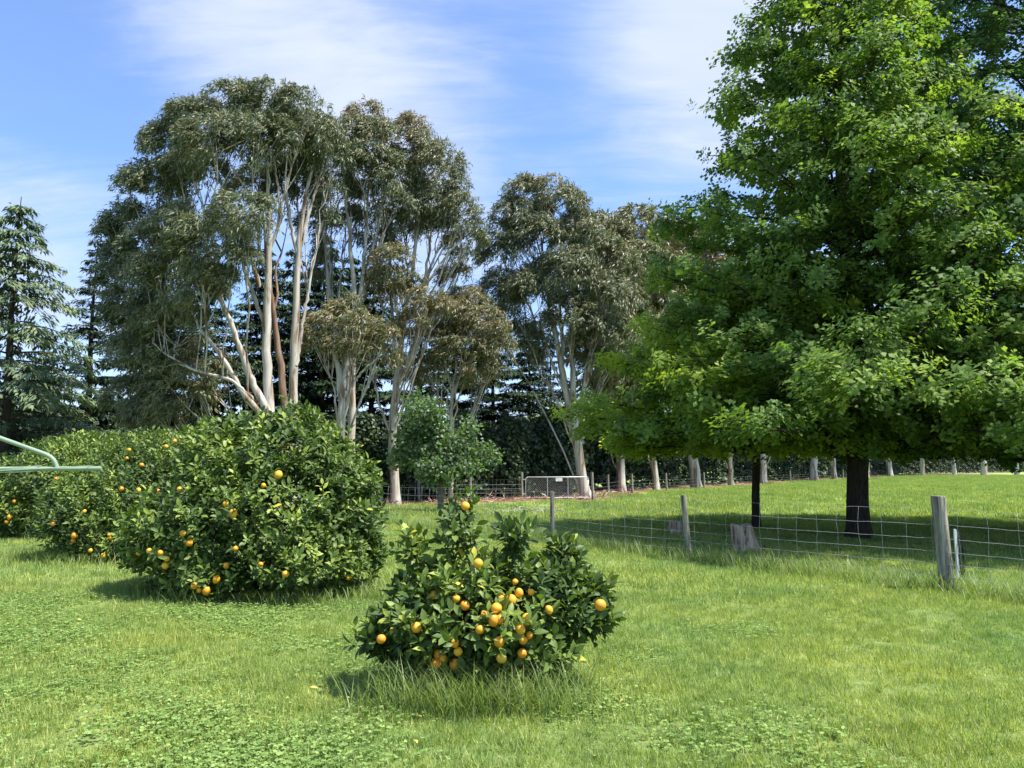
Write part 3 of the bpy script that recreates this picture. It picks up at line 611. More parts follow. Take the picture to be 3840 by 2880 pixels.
# the small bush in front
VO[0] = 20
_l = lobe
def lobe(u, v, ru, rv, Y, depth=None): return _l(u, v, ru - (17 if ru > 40 else 5), rv - (20 if rv > 50 else 12 if rv > 30 else 4), Y, depth - .06 if depth > .2 else depth)
sm = [lobe(1060, 1330, 150, 105, 5.75, .55), lobe(930, 1330, 105, 90, 5.75, .45), lobe(1185, 1310, 105, 95, 5.8, .45), lobe(1020, 1245, 115, 62, 5.85, .45), lobe(1140, 1250, 95, 62, 5.85, .40),
      lobe(930, 1260, 70, 55, 5.85, .3), lobe(1215, 1235, 60, 50, 5.85, .25), lobe(990, 1140, 34, 66, 5.8, .13), lobe(1000, 1085, 18, 30, 5.8, .07), lobe(1110, 1150, 24, 45, 5.75, .08), lobe(1260, 1290, 50, 40, 5.75, .2),
      lobe(860, 1330, 45, 45, 5.7, .2), lobe(1050, 1415, 135, 75, 5.7, .4), lobe(930, 1400, 70, 55, 5.65, .3), lobe(800, 1370, 26, 14, 5.6, .05), lobe(1290, 1262, 30, 10, 5.7, .05), lobe(1285, 1330, 30, 26, 5.7, .1), lobe(1215, 1190, 20, 30, 5.85, .06), lobe(890, 1180, 22, 26, 5.85, .06), lobe(1170, 1390, 80, 60, 5.65, .3), lobe(840, 1380, 28, 18, 5.6, .1)]
f2 = lambda x, y, k=1.0: (691 + .3472 * x, 979 + .3472 * y, k)
small_fruit = [f2(600, 1085, 1.15), f2(382, 1157, .9), f2(715, 888, 1.1), f2(850, 905), f2(903, 948, 1.0), f2(1120, 900, 1.05), f2(1190, 915, 1.2), f2(1098, 965, 1.05), f2(1080, 1040), f2(1118, 1035), f2(1288, 1035, 1.15), f2(1247, 1095, .85), f2(995, 1097, .95),
               f2(840, 1183, .8), f2(1303, 1133, .8), f2(1265, 1165, .95), f2(1115, 1175), f2(1258, 1245, 1.05), f2(1745, 945, 1), f2(720, 1310), f2(765, 1285, .95), f2(840, 1315), f2(860, 1235, .8), f2(1130, 1275, 1.05), f2(1240, 870, .9), f2(1315, 865, .75),
               f2(1022, 1003, .7), f2(985, 685, .95), f2(1425, 975, .8), f2(735, 1250, .8), f2(905, 330, .95), f2(1215, 800, .75)]
b = G(1050, 1485); citrus('small citrus bush with oranges low down, nearest the camera', (b[0], 5.75, 0), sm, 1150, small_fruit, .097, .040, 300, yellow=.016)
# the three bushes of the hedge-like clump
VO[0] = 12; lobe = _l
big = [lobe(600, 1120, 190, 150, 10.1, 1.1), lobe(450, 1150, 140, 120, 9.9, .9), lobe(720, 1130, 95, 140, 10.2, .8), lobe(620, 1000, 130, 90, 10.3, .8), lobe(500, 1010, 110, 80, 10.3, .7), lobe(640, 930, 55, 55, 10.4, .4), lobe(480, 945, 60, 45, 10.4, .4),
       lobe(740, 1040, 70, 60, 10.2, .5), lobe(620, 1210, 150, 80, 9.7, .8), lobe(460, 1230, 90, 70, 9.5, .5), lobe(370, 1150, 95, 90, 9.9, .6), lobe(770, 1190, 50, 70, 10.1, .4), lobe(700, 970, 50, 50, 10.4, .3), lobe(560, 925, 50, 40, 10.4, .3), lobe(340, 1200, 55, 60, 9.7, .35), lobe(352, 1262, 26, 34, 9.55, .15), lobe(470, 1285, 34, 30, 9.2, .2), lobe(800, 1190, 26, 30, 10.1, .15)]
big_fruit = [(601, 1026, 1.2), (504, 1109, 1.1), (395, 1152, 1), (409, 1173, 1), (489, 1222, 1.05), (617, 1240, 1.2), (467, 1252, 1.05), (446, 1276, 1.1), (420, 1265, 1.1), (430, 1275, .8), (471, 1314, 1.05), (345, 1292, 1), (346, 1195, .95), (360, 1207, 1), (357, 1222, 1.1), (487, 1088, .8), (508, 1185, .9), (569, 1049, .8), (388, 1057, .9), (322, 1190, .85), (563, 1219, .8), (300, 1195, .8), (752, 1248, .7)]
citrus('tall broad citrus bush with scattered yellow oranges, right end of the clump', (P(570, 1000, 10.1)[0], 10.1, 0), big, 3500, big_fruit, .098, .047, 300, yellow=.002)
VO[0] = 14
sec = [lobe(300, 1080, 150, 110, 13.9, 1.3), lobe(230, 1110, 120, 95, 13.6, 1.1), lobe(400, 1010, 110, 80, 14.2, 1.0), lobe(300, 1000, 100, 60, 14.3, .9), lobe(400, 960, 80, 40, 14.4, .6), lobe(160, 1110, 70, 70, 13.6, .7), lobe(250, 1160, 90, 60, 13.2, .7), lobe(330, 955, 60, 30, 14.4, .4)]
sec_fruit = [(160, 1157, 1), (158, 1168, .9), (195, 1189, .8), (223, 1200, 1.1), (200, 1219, .9), (236, 1155, .8), (278, 1194, .8), (114, 1131, .9), (262, 1056, .9), (299, 1059, .9), (341, 1062, .9), (279, 972, .9), (274, 990, .7), (306, 1005, .9), (359, 965, .8), (377, 953, .9), (411, 943, .9), (240, 1163, .8), (182, 1105, .8)]
citrus('middle citrus bush of the clump, half hidden by the tall one', (P(280, 1000, 13.8)[0], 13.8, 0), sec, 3300, sec_fruit, .10, .050, 0, yellow=.002, lf=1.1)
VO[0] = 10
thr = [lobe(150, 1040, 130, 90, 18, 1.7), lobe(60, 1090, 100, 85, 17.6, 1.5), lobe(230, 1000, 100, 60, 18.5, 1.2), lobe(180, 970, 70, 35, 18.6, .8), lobe(30, 1130, 70, 50, 17.3, 1.0), lobe(250, 965, 60, 30, 18.8, .7)]
thr_fruit = [(121, 1035, .9), (30, 1083, .9), (20, 1117, .9), (27, 1170, 1), (14, 1127, .8), (75, 1131, .9), (182, 1029, 1), (190, 990, 1), (186, 992, .8), (60, 1120, .7)]
citrus('leftmost and farthest citrus bush of the clump, behind the clothes line arm', (P(120, 1000, 18)[0], 18.0, 0), thr, 2800, thr_fruit, .125, .054, 0, lf=1.3)

VO[0] = 0
# ------------------------------------------------------------------ oaks
def oak(label, X, Y, H, prof, r0, nlimb, nleaf, matl, zb=1.75, lean=(0, 0), leafs=.115, tintshift=0, asym=None, group='oaks in the paddock', seedz=0):
    root = thing('oak_tree', label, 'tree', (X, Y, 0), group); a = Acc()
    zs = np.array([-.1, .05, .3, .8, 1.6, H * .35, H * .6, H * .8, H * .97]); rr = np.array([1.5, 1.32, 1.1, 1.0, .95, .7, .42, .22, .05]) * r0
    axf = lambda z: np.array([lean[0] * max(0, z - 1.5) , lean[1] * max(0, z - 1.5), z])
    ax = np.array([axf(z) + [math.sin(z * .5) * .06 * (z > 1), 0, 0] for z in zs]); tube(a, ax, rr, 16)
    PZ = np.array([p[0] for p in prof]); PRr = np.array([p[1] for p in prof]); pos = []; nn = []
    for i in range(nlimb):
        zt_ = zb + .05 + (H - zb - .3) * ((i + rng.random()) / nlimb) ** 1.2
        ph = i * 2.399 + rng.uniform(-.4, .4); Rm = np.interp(zt_, PZ, PRr) * rng.uniform(.78, 1.04)
        if asym: Rm *= 1 + asym[0] * (math.cos(ph - asym[1]) + asym[3]) * (zt_ < asym[2])
        d = np.array([math.cos(ph), math.sin(ph), 0]); rise = Rm * .42 * min(1, (zt_ / 4.5)) ; z0 = max(zb + .1, zt_ - rise)
        p0 = axf(z0); p2 = axf(zt_) + d * Rm; p1 = p0 * .5 + p2 * .5 + [0, 0, .25 * Rm * (zt_ / H)]
        c = wobble(curve(p0, p1, p2, 9), .05 * (Rm / 4)); rb = r0 * .30 * (1 - zt_ / H * .7)
        tube(a, c, np.linspace(rb, .008, 9), 6)
        # side twigs
        nt_ = int(5 + Rm * 3.2)
        for j in range(nt_):
            t = rng.uniform(.22, 1.0); q = c[min(8, int(t * 8))] * (1 - (t * 8) % 1) + c[min(8, int(t * 8) + 1)] * ((t * 8) % 1)
            sd = nrmz((np.array([-d[1], d[0], 0]) * rng.choice([-1, 1]) * rng.uniform(.5, 1.2) + d * rng.uniform(.1, .9) + [0, 0, rng.uniform(-.15, .5)])[None])[0]
            ln = rng.uniform(.35, 1.35) * (1.15 - t * .5) * min(1.2, Rm / 3.5 + .3); e = q + sd * ln + [0, 0, -.08 * ln]
            e[2] = max(e[2], zb + rng.normal(0, .12))
            if j % 2 == 0: tube(a, [q, (q + e) / 2 + [0, 0, .05], e], [.016, .010, .004], 4)
            m_ = max(2, int(ln / .17))
            for s in range(m_): 
                f = (s + 1) / m_; pos.append(q * (1 - f) + e * f + rng.normal(0, .06, 3)); nn.append(sd)
        for s in range(3): pos.append(c[-1] + rng.normal(0, .1, 3)); nn.append(d)
    link('trunk', a.mesh('trunk', M['oak_bark']), root)
    pos = np.array(pos); nn = np.array(nn); k = max(3, int(round(nleaf / len(pos)))); n = len(pos)
    gl_ = []; a = Acc(); tone = np.clip(.45 + tintshift + rng.normal(0, .14, n) + .18 * np.sin(pos[:, 0] * 1.1 + seedz) * np.sin(pos[:, 2] * 1.3 + pos[:, 1]), .02, .98)
    axd = nrmz(nn * .7 + np.array([0, 0, .6]) + rdir(n) * .5); sd = nrmz(np.cross(axd, rdir(n))); s2 = np.cross(axd, sd); ph = rng.uniform(0, 6.28, n)
    for j in range(k):
        ang = ph + j * 2.4; out = sd * np.cos(ang)[:, None] + s2 * np.sin(ang)[:, None]
        lp = pos + out * .035 + axd * rng.uniform(-.05, .12, n)[:, None] + rng.normal(0, .055, (n, 3)); ld = nrmz(out + axd * .35 + rdir(n) * .35 + [0, 0, -.1])
        leaves(a, lp, ld, axd + rdir(n) * .35 + [0, 0, .3], leafs * rng.uniform(.6, 1.25, n), KITE_V, KITE_F, np.clip(tone + rng.normal(0, .08, n), 0, 1), rng.uniform(.85, 1.2, n))
    link('crown', a.mesh('crown', matl), root); return root
oak('large oak with thick dark trunk and bright spring leaves over the paddock', P(1853, 1100, 17.5)[0], 17.5, 15.6,
    [(1.7, 6.2), (2.4, 7.2), (3.4, 7.0), (4.5, 5.8), (6.5, 4.5), (8, 4.0), (9.6, 3.2), (11, 2.6), (12.7, 1.95), (14.5, .9), (15.6, .3)], .235, 200, 250000, M['oak_leaf'], 1.95, tintshift=.06, leafs=.115, asym=(-.20, 3.14, 5.5, .15))
oak('young oak with slim dark trunk under the edge of the large oak', P(1633, 1100, 20.1)[0], 20.1, 6.6,
    [(1.7, 3.9), (2.6, 4.6), (3.6, 4.2), (4.6, 3.2), (5.6, 1.6), (6.6, .3)], .10, 70, 92000, M['oak_bright'], 1.8, tintshift=.28, seedz=2, leafs=.118, lean=(-.10, -.38), asym=(.22, -1.7, 9, .1))
oak('dark green oak at the right edge, its trunk outside the picture', 13.4, 17.8, 18,
    [(1.8, 6.2), (3.4, 6.8), (5, 6.2), (8, 5.6), (11, 4.5), (13.5, 3.3), (15.5, 2.0), (17, 1.0), (18, .3)], .25, 180, 210000, M['oak_dark'], 1.7, lean=(-.035, 0), seedz=4)

# young silver-backed poplar by the row
pp = G(951, 1107); root = thing('young_poplar', 'young broadleaf tree with pale leaf undersides in front of the paddock fence', 'tree', (pp[0], pp[1], 0)); a = Acc()
tube(a, [(0, 0, -.1), (0.02, 0, .6), (0, 0, 1.25), (.03, 0, 2.4), (0, 0, 4.2)], [.13, .10, .09, .06, .015], 10)
plb = [(915, 895, 40, 34), (905, 950, 48, 36), (985, 965, 46, 36), (950, 1005, 60, 26), (1052, 985, 30, 20), (872, 985, 34, 26), (940, 1030, 44, 14), (1012, 925, 18, 24), (900, 865, 18, 16), (1005, 1008, 40, 16), (940, 915, 26, 30)]
PO, ND = [], []
for (u, v, ru, rv) in plb:
    c, r = lobe(u, v, ru, rv, pp[1] + rng.uniform(-.6, .6)); c = c - [pp[0], pp[1], 0]
    tube(a, curve(np.array([0, 0, 1.2]), np.array([c[0] * .3, c[1] * .3, c[2] * .8]), c, 6), np.linspace(.04, .008, 6), 5)
    for _ in range(4): e = c + rdir(1)[0] * r * .9; tube(a, [c, e], [.01, .003], 4)
    n = int(230 * ru * rv / 2500); d = rdir(n); PO.append(c + d * r * rng.uniform(.35, 1.05, n)[:, None]); ND.append(d)
link('trunk', a.mesh('trunk', M['grey_bark']), root); PO = np.concatenate(PO); ND = np.concatenate(ND); a = Acc(); n = len(PO)
for j in range(7): leaves(a, PO + rng.normal(0, .12, (n, 3)), nrmz(ND * .5 + rdir(n) + [-.3, 0, -.25]), rdir(n) + [0, 0, .4], rng.uniform(.09, .15, n), OAK_V, OAK_F, rng.random(n) * .9, 1.3)
link('crown', a.mesh('crown', M['poplar']), root)

# ------------------------------------------------------------------ eucalypts
def euc_parts(root, base, stems, lobes, dens=1.0, brown=0.0, lsize=.19, bark=M['euc_bark'], bare=.0, nbr=7):
    """stems: list of (points, radii) in world space; lobes: (centre, radii, tone)"""
    base = np.array(base, float); tr = Acc(); allp = []
    for pts, rad in stems:
        p_, r_ = resample(np.array(pts), np.array(rad) * .66, 26); p_ = p_ + np.column_stack([rng.normal(0, .02, 26), rng.normal(0, .02, 26), np.zeros(26)]); tube(tr, p_ - base, r_, 12)
        allp.append(np.column_stack([p_, r_]))
    AP = np.concatenate(allp); LV = Acc()
    for (c, r, tone) in lobes:
        r = r * 1.09
        # limb from the nearest suitable stem point below the lobe
        dz = c[2] - AP[:, 2]; hd = np.hypot(AP[:, 0] - c[0], AP[:, 1] - c[1]); cost = np.abs(dz - (hd * 1.7 + 2.3)) + hd * .6 + (dz < .4) * 5
        i = np.argmin(cost + rng.random(len(cost)) * .6); p0 = AP[i, :3]; rb = min(AP[i, 3] * .6, .05)
        cc = wobble(curve(p0, p0 * .55 + c * .45 + [0, 0, .1 * dz[i]], c - [0, 0, r[2] * .3], 9), .06); tube(tr, cc - base, np.linspace(rb, .022, 9), 7)
        for _ in range(nbr):
            d = rdir(1)[0]; d[2] = abs(d[2]) * .8 + .1; d = nrmz(d[None])[0]; e = c + d * r * rng.uniform(.75, .98); s = cc[rng.integers(4, 9)]
            mm = (s + e) / 2 + [0, 0, -.05]; tube(tr, curve(s, mm + rng.normal(0, .08, 3), e, 5) - base, np.linspace(.022, .005, 5), 4)
        area = (r[0] * r[2] + r[0] * r[1] + r[1] * r[2]) * 4.2
        n = int(area * 46 * dens); d = rdir(n); d[:, 2] = np.where(rng.random(n) < .35, d[:, 2], np.abs(d[:, 2])); d = nrmz(d)
        # clumps on the skin
        ncl = max(6, int(area * .8)); cd = rdir(ncl); cd[:, 2] = np.where(rng.random(ncl) < .3, cd[:, 2], np.abs(cd[:, 2])); ci = rng.integers(0, ncl, n)
        dd = nrmz(cd[ci] + rng.normal(0, .20, (n, 3))); use = rng.random(n) < .75; dd = np.where(use[:, None], dd, d)
        fr_ = np.where(rng.random(n) < .75, rng.uniform(.82, 1.06, n), rng.uniform(.4, .85, n)); p = c + dd * r * fr_[:, None]
        ok = p[:, 2] > .5; p, dd = p[ok], dd[ok]; n = len(p)
        ax_ = nrmz(dd * .8 + np.array([-.45, -.1, .15]) + rdir(n) * .45); tn = np.clip(tone + rng.normal(0, .12, n), 0, 1)
        nl = 9
        for j in range(nl):
            t = (j + .5) / nl; lp = p + ax_ * (t * .42) + np.array([0, 0, -1.]) * (.20 * t * t) + rng.normal(0, .035, (n, 3))
            ld = nrmz(ax_ * (.9 - .5 * t) + np.array([-.08, 0, -.30 - .5 * t]) + rdir(n) * .5)
            leaves(LV, lp - base, ld, rdir(n) + dd * .9 + [0, 0, .3], lsize * rng.uniform(.7, 1.25, n), SICK_V, SICK_F, np.clip(tn + rng.normal(0, .07, n), 0, 1), rng.uniform(.16, .25, n))
    link('trunk', tr.mesh('trunk', bark), root); link('crown', LV.mesh('crown', M['euc_leaf']), root)
def S_(pts, Y):                                           # stem from (u, v, dY, radius)
    return [P(u, v, Y + d) for u, v, d, r in pts], [r for u, v, d, r in pts]
def LB(lst, Y):
    out = []
    for u, v, ru, rv, d, tone in lst:
        c, r = lobe(u, v, ru, rv, Y + d); out.append((c, r, tone))
    return out
GRP = 'eucalypts in the row beyond the lawn'
# A: the big one behind the citrus bushes
YA = 26.5; bA = P(588, 1004, YA); bA[2] = 0
def foot(b, off=0): return np.array([b[0] + off, b[1], -.1])
st = []
p_, r_ = S_([(590, 960, 0, .30), (578, 850, 0, .25), (576, 700, 0, .22), (580, 560, 0, .15), (583, 440, 0, .10), (575, 330, 0, .05)], YA); st.append(([foot(bA, .1)] + p_, [.42] + r_))
p_, r_ = S_([(585, 900, -.2, .22), (545, 830, -.4, .19), (500, 700, -.6, .13), (460, 610, -.8, .10), (425, 555, -1, .05)], YA); st.append((p_, r_))
p_, r_ = S_([(575, 905, -.2, .2), (525, 850, -.6, .14), (480, 770, -.9, .11), (430, 710, -1.1, .07), (400, 640, -1.2, .04)], YA); st.append((p_, r_))
p_, r_ = S_([(555, 870, -.3, .1), (500, 820, -.9, .08), (420, 800, -1.1, .06), (350, 760, -1.2, .03)], YA); st.append((p_, r_))
p_, r_ = S_([(560, 620, 0, .12), (535, 520, -.3, .10), (545, 430, -.6, .06), (500, 360, -.8, .04)], YA); st.append((p_, r_))
p_, r_ = S_([(572, 700, 0, .12), (540, 620, .2, .09), (500, 470, .4, .07), (470, 380, .4, .04)], YA); st.append((p_, r_))
p_, r_ = S_([(576, 560, .1, .1), (610, 470, .2, .08), (590, 330, .2, .05)], YA); st.append((p_, r_))
rA = thing('eucalypt', 'largest multi-stemmed eucalypt with domed grey-green crown behind the citrus bushes', 'tree', tuple(bA), GRP)
la = [(510, 230, 62, 42, 0, .5), (590, 228, 72, 40, -.4, .5), (655, 255, 52, 55, 0, .48), (440, 268, 66, 45, .2, .5), (385, 330, 60, 60, .5, .45), (480, 310, 78, 52, -1.5, .5), (560, 300, 76, 45, -.9, .48), (640, 320, 52, 40, .5, .45), (420, 380, 60, 50, -.2, .42),
      (330, 430, 62, 70, .5, .42), (282, 510, 46, 66, 1, .42), (266, 600, 34, 72, 1, .4), (285, 690, 46, 72, 1, .42), (310, 780, 50, 70, .5, .5), (300, 870, 52, 50, .6, .5), (385, 840, 60, 60, 0, .6), (380, 720, 70, 62, -.5, .58), (360, 610, 70, 62, -.8, .55),
      (450, 520, 72, 50, -2, .5), (530, 470, 62, 45, -2.4, .48), (395, 500, 60, 52, -1.2, .5), (450, 620, 56, 42, -1.6, .55), (340, 540, 55, 55, .2, .45), (430, 790, 55, 45, .4, .62), (500, 560, 50, 30, -1.8, .5), (350, 900, 60, 40, .5, .55)]
euc_parts(rA, bA, st, LB(la, YA), 1.0)
# A2: neighbour with the red peeling stem and the tall fork
YB = 27.5; bB = P(630, 1004, YB); bB[2] = 0; st = []
p_, r_ = S_([(634, 880, 0, .24), (636, 760, 0, .21), (640, 640, 0, .19), (645, 520, 0, .15), (660, 420, 0, .10), (690, 300, 0, .05)], YB); st.append(([foot(bB)] + p_, [.38] + r_))
p_, r_ = S_([(645, 560, 0, .12), (625, 470, -.1, .09), (615, 380, -.2, .06), (630, 300, 0, .03)], YB); st.append((p_, r_))
p_, r_ = S_([(640, 790, 0, .12), (655, 690, .1, .09), (672, 590, .2, .06), (690, 520, .2, .03)], YB); st.append((p_, r_))
p_, r_ = S_([(645, 530, .1, .10), (680, 420, .2, .07), (700, 340, .3, .04)], YB); st.append((p_, r_))
rB = thing('eucalypt', 'eucalypt with tall forked pale stem touching the right of the domed one', 'tree', tuple(bB), GRP)
euc_parts(rB, bB, st, LB([(690, 300, 42, 50, .3, .45), (655, 290, 50, 42, .8, .42), (710, 350, 40, 50, .8, .42), (640, 390, 42, 30, 1.2, .4), (600, 370, 48, 30, 1.0, .4), (700, 420, 34, 34, 1.2, .4), (725, 300, 26, 36, .9, .45), (690, 480, 34, 26, 1.4, .35)], YB), .9)
YR = 27; bR = P(612, 1004, YR); bR[2] = 0
p_, r_ = S_([(618, 900, 0, .2), (606, 790, 0, .18), (592, 690, 0, .14), (580, 600, -.1, .11), (570, 480, 0, .06), (560, 400, 0, .03)], YR)
rR = thing('eucalypt', 'eucalypt stem with peeling red-brown bark between two pale stems', 'tree', tuple(bR), GRP)
euc_parts(rR, bR, [([foot(bR)] + p_, [.3] + r_)], LB([(560, 390, 36, 26, 1.2, .42), (610, 430, 30, 24, 1.3, .4), (535, 420, 36, 26, 1.2, .42)], YR), .8, bark=M['euc_bark_brown'])
# B: shorter tree with a fork
YC = 28.5; bC = P(738, 1004, YC); bC[2] = 0; st = []
p_, r_ = S_([(738, 980, 0, .21), (738, 860, 0, .19), (735, 800, 0, .15), (715, 740, 0, .09), (690, 690, 0, .04)], YC); st.append(([foot(bC)] + p_, [.28] + r_))
p_, r_ = S_([(738, 850, 0, .14), (750, 780, 0, .10), (748, 700, 0, .06), (740, 650, 0, .03)], YC); st.append((p_, r_))
p_, r_ = S_([(742, 860, 0, .10), (775, 810, 0, .07), (820, 770, 0, .04)], YC); st.append((p_, r_))
rC = thing('eucalypt', 'shorter forked eucalypt with brownish low crown beside the tall citrus bush', 'tree', tuple(bC), GRP)
euc_parts(rC, bC, st, LB([(715, 700, 46, 34, 0, .72), (780, 715, 46, 38, -.3, .7), (700, 750, 34, 26, 0, .68), (760, 765, 40, 26, .3, .65), (825, 740, 34, 34, 0, .7), (750, 670, 30, 24, .4, .66)], YC), .8)
# B2: tall group behind, narrow parallel stems
YD = 30.5; bD = P(758, 1004, YD); bD[2] = 0; st = []
p_, r_ = S_([(760, 860, 0, .2), (768, 690, 0, .17), (760, 560, 0, .13), (748, 430, 0, .08), (735, 330, 0, .04)], YD); st.append(([foot(bD)] + p_, [.3] + r_))
p_, r_ = S_([(765, 700, 0, .14), (785, 590, 0, .11), (792, 470, 0, .08), (800, 330, 0, .04)], YD); st.append((p_, r_))
p_, r_ = S_([(745, 800, .2, .14), (712, 660, .3, .12), (705, 560, .3, .10), (695, 450, .3, .05)], YD); st.append((p_, r_))
p_, r_ = S_([(782, 610, .1, .09), (815, 500, .2, .07), (835, 400, .2, .04)], YD); st.append((p_, r_))
rD = thing('eucalypt', 'tall eucalypt with several parallel stems and rusty top, beside the white-trunked one', 'tree', tuple(bD), GRP)
euc_parts(rD, bD, st, LB([(793, 260, 36, 34, 0, .8), (770, 300, 40, 42, -.2, .6), (815, 310, 44, 46, 0, .62), (745, 340, 40, 48, .3, .5), (790, 360, 52, 44, -.5, .5), (840, 380, 40, 44, 0, .48), (735, 420, 40, 40, .4, .45), (795, 430, 46, 34, .8, .42), (850, 450, 36, 40, .4, .45), (715, 500, 34, 36, .8, .45), (765, 480, 30, 26, 1.2, .4), (820, 520, 34, 30, 1.2, .45), (705, 570, 26, 26, 1, .45)], YD), .85)
# C: pale trunk at the fence
YE = 31.2; bE = G(855, 1090); bE[2] = 0; YE = bE[1]; st = []
p_, r_ = S_([(854, 1070, 0, .30), (850, 980, 0, .26), (850, 880, 0, .24), (862, 780, 0, .20), (872, 690, 0, .17), (890, 600, 0, .13), (905, 480, 0, .09), (910, 360, 0, .04)], YE); st.append(([foot(bE)] + p_, [.40] + r_))
p_, r_ = S_([(860, 830, 0, .16), (895, 760, -.2, .14), (905, 690, -.2, .12), (925, 560, -.2, .08), (935, 450, 0, .04)], YE); st.append((p_, r_))
p_, r_ = S_([(905, 640, -.2, .10), (950, 570, -.3, .07), (1000, 510, -.3, .04)], YE); st.append((p_, r_))
p_, r_ = S_([(912, 620, -.2, .09), (945, 540, 0, .06), (985, 480, .2, .04)], YE); st.append((p_, r_))
p_, r_ = S_([(848, 950, 0, .10), (822, 880, 0, .07), (800, 790, .1, .05), (802, 700, .2, .03)], YE); st.append((p_, r_))
p_, r_ = S_([(852, 760, 0, .12), (845, 640, 0, .09), (842, 540, 0, .07), (850, 440, 0, .04)], YE); st.append((p_, r_))
rE = thing('eucalypt', 'tall eucalypt with smooth white trunk at the lawn edge left of the young tree', 'tree', tuple(bE), GRP)
euc_parts(rE, bE, st, LB([(890, 285, 32, 32, 0, .82), (905, 330, 46, 42, -.2, .68), (945, 360, 50, 50, 0, .6), (890, 390, 44, 44, .3, .52), (965, 420, 52, 48, 0, .56), (995, 470, 44, 44, 0, .55), (925, 450, 50, 44, .3, .48), (1010, 520, 32, 30, .2, .52), (950, 500, 40, 30, .7, .48), (875, 480, 34, 34, .9, .45),
     (850, 575, 44, 40, -1.2, .7), (830, 620, 34, 34, -1, .68), (880, 620, 34, 30, -.8, .68), (925, 660, 46, 36, -1, .72), (890, 710, 36, 26, -.6, .7), (985, 600, 28, 26, .8, .6), (1000, 560, 20, 22, 1, .55)], YE), .85)
# D: thin one in front of the gate gap
YF = 33.3; bF = P(975, 1004, YF); bF[2] = 0; st = []
p_, r_ = S_([(975, 1060, 0, .15), (973, 960, 0, .11), (975, 870, 0, .10), (985, 790, 0, .07), (1000, 700, 0, .03)], YF); st.append(([foot(bF)] + p_, [.2] + r_))
p_, r_ = S_([(976, 860, 0, .08), (995, 800, 0, .06), (1050, 740, 0, .03)], YF); st.append((p_, r_))
p_, r_ = S_([(976, 850, 0, .07), (960, 780, 0, .05), (945, 700, 0, .03)], YF); st.append((p_, r_))
rF = thing('eucalypt', 'slim eucalypt with spreading olive-brown crown above the young tree', 'tree', tuple(bF), GRP)
euc_parts(rF, bF, st, LB([(980, 680, 44, 40, 0, .74), (1040, 710, 50, 42, -.2, .7), (945, 740, 42, 36, 0, .7), (1000, 770, 56, 38, -.4, .66), (1070, 765, 36, 40, 0, .62), (930, 800, 32, 26, .3, .64), (1050, 810, 40, 26, .3, .62), (1015, 650, 30, 24, .4, .72)], YF), .95)
# E: gate tree
YG = 37.2; bG = P(1262, 1004, YG); bG[2] = 0; st = []
p_, r_ = S_([(1260, 1060, 0, .40), (1252, 1000, 0, .34), (1242, 930, 0, .36), (1225, 860, 0, .26), (1210, 780, 0, .20), (1192, 680, 0, .15), (1175, 580, 0, .11), (1165, 480, 0, .05)], YG); st.append(([foot(bG, .15)] + p_, [.62] + r_))
p_, r_ = S_([(1242, 930, 0, .26), (1238, 860, -.2, .22), (1236, 760, -.2, .18), (1240, 640, 0, .12), (1235, 520, 0, .05)], YG); st.append((p_, r_))
p_, r_ = S_([(1244, 920, 0, .2), (1262, 840, -.2, .16), (1285, 740, -.2, .11), (1310, 620, 0, .05)], YG); st.append((p_, r_))
p_, r_ = S_([(1222, 850, 0, .14), (1215, 760, .2, .12), (1210, 650, .2, .08), (1200, 560, .2, .04)], YG); st.append((p_, r_))
rG = thing('eucalypt', 'broad grey eucalypt with rough many-forked trunk standing behind the gate', 'tree', tuple(bG), GRP)
euc_parts(rG, bG, st, LB([(1130, 420, 36, 32, 0, .6), (1190, 412, 40, 28, 0, .62), (1215, 450, 50, 42, -.2, .58), (1115, 480, 50, 46, 0, .5), (1082, 540, 40, 52, 0, .48), (1160, 520, 60, 46, -.4, .52), (1250, 510, 52, 46, 0, .55), (1290, 560, 54, 56, 0, .55), (1225, 590, 60, 50, -.8, .52), (1090, 630, 42, 50, .2, .48),
     (1140, 640, 54, 50, -.4, .5), (1230, 690, 50, 46, -.9, .5), (1310, 650, 54, 60, 0, .52), (1335, 740, 44, 52, 0, .55), (1300, 800, 50, 42, .4, .55), (1150, 730, 46, 40, .8, .45), (1180, 590, 40, 36, .8, .42), (1280, 720, 44, 40, -.4, .52), (1350, 590, 34, 50, .4, .56), (1060, 690, 26, 38, .6, .45)], YG), .75, lsize=.22)
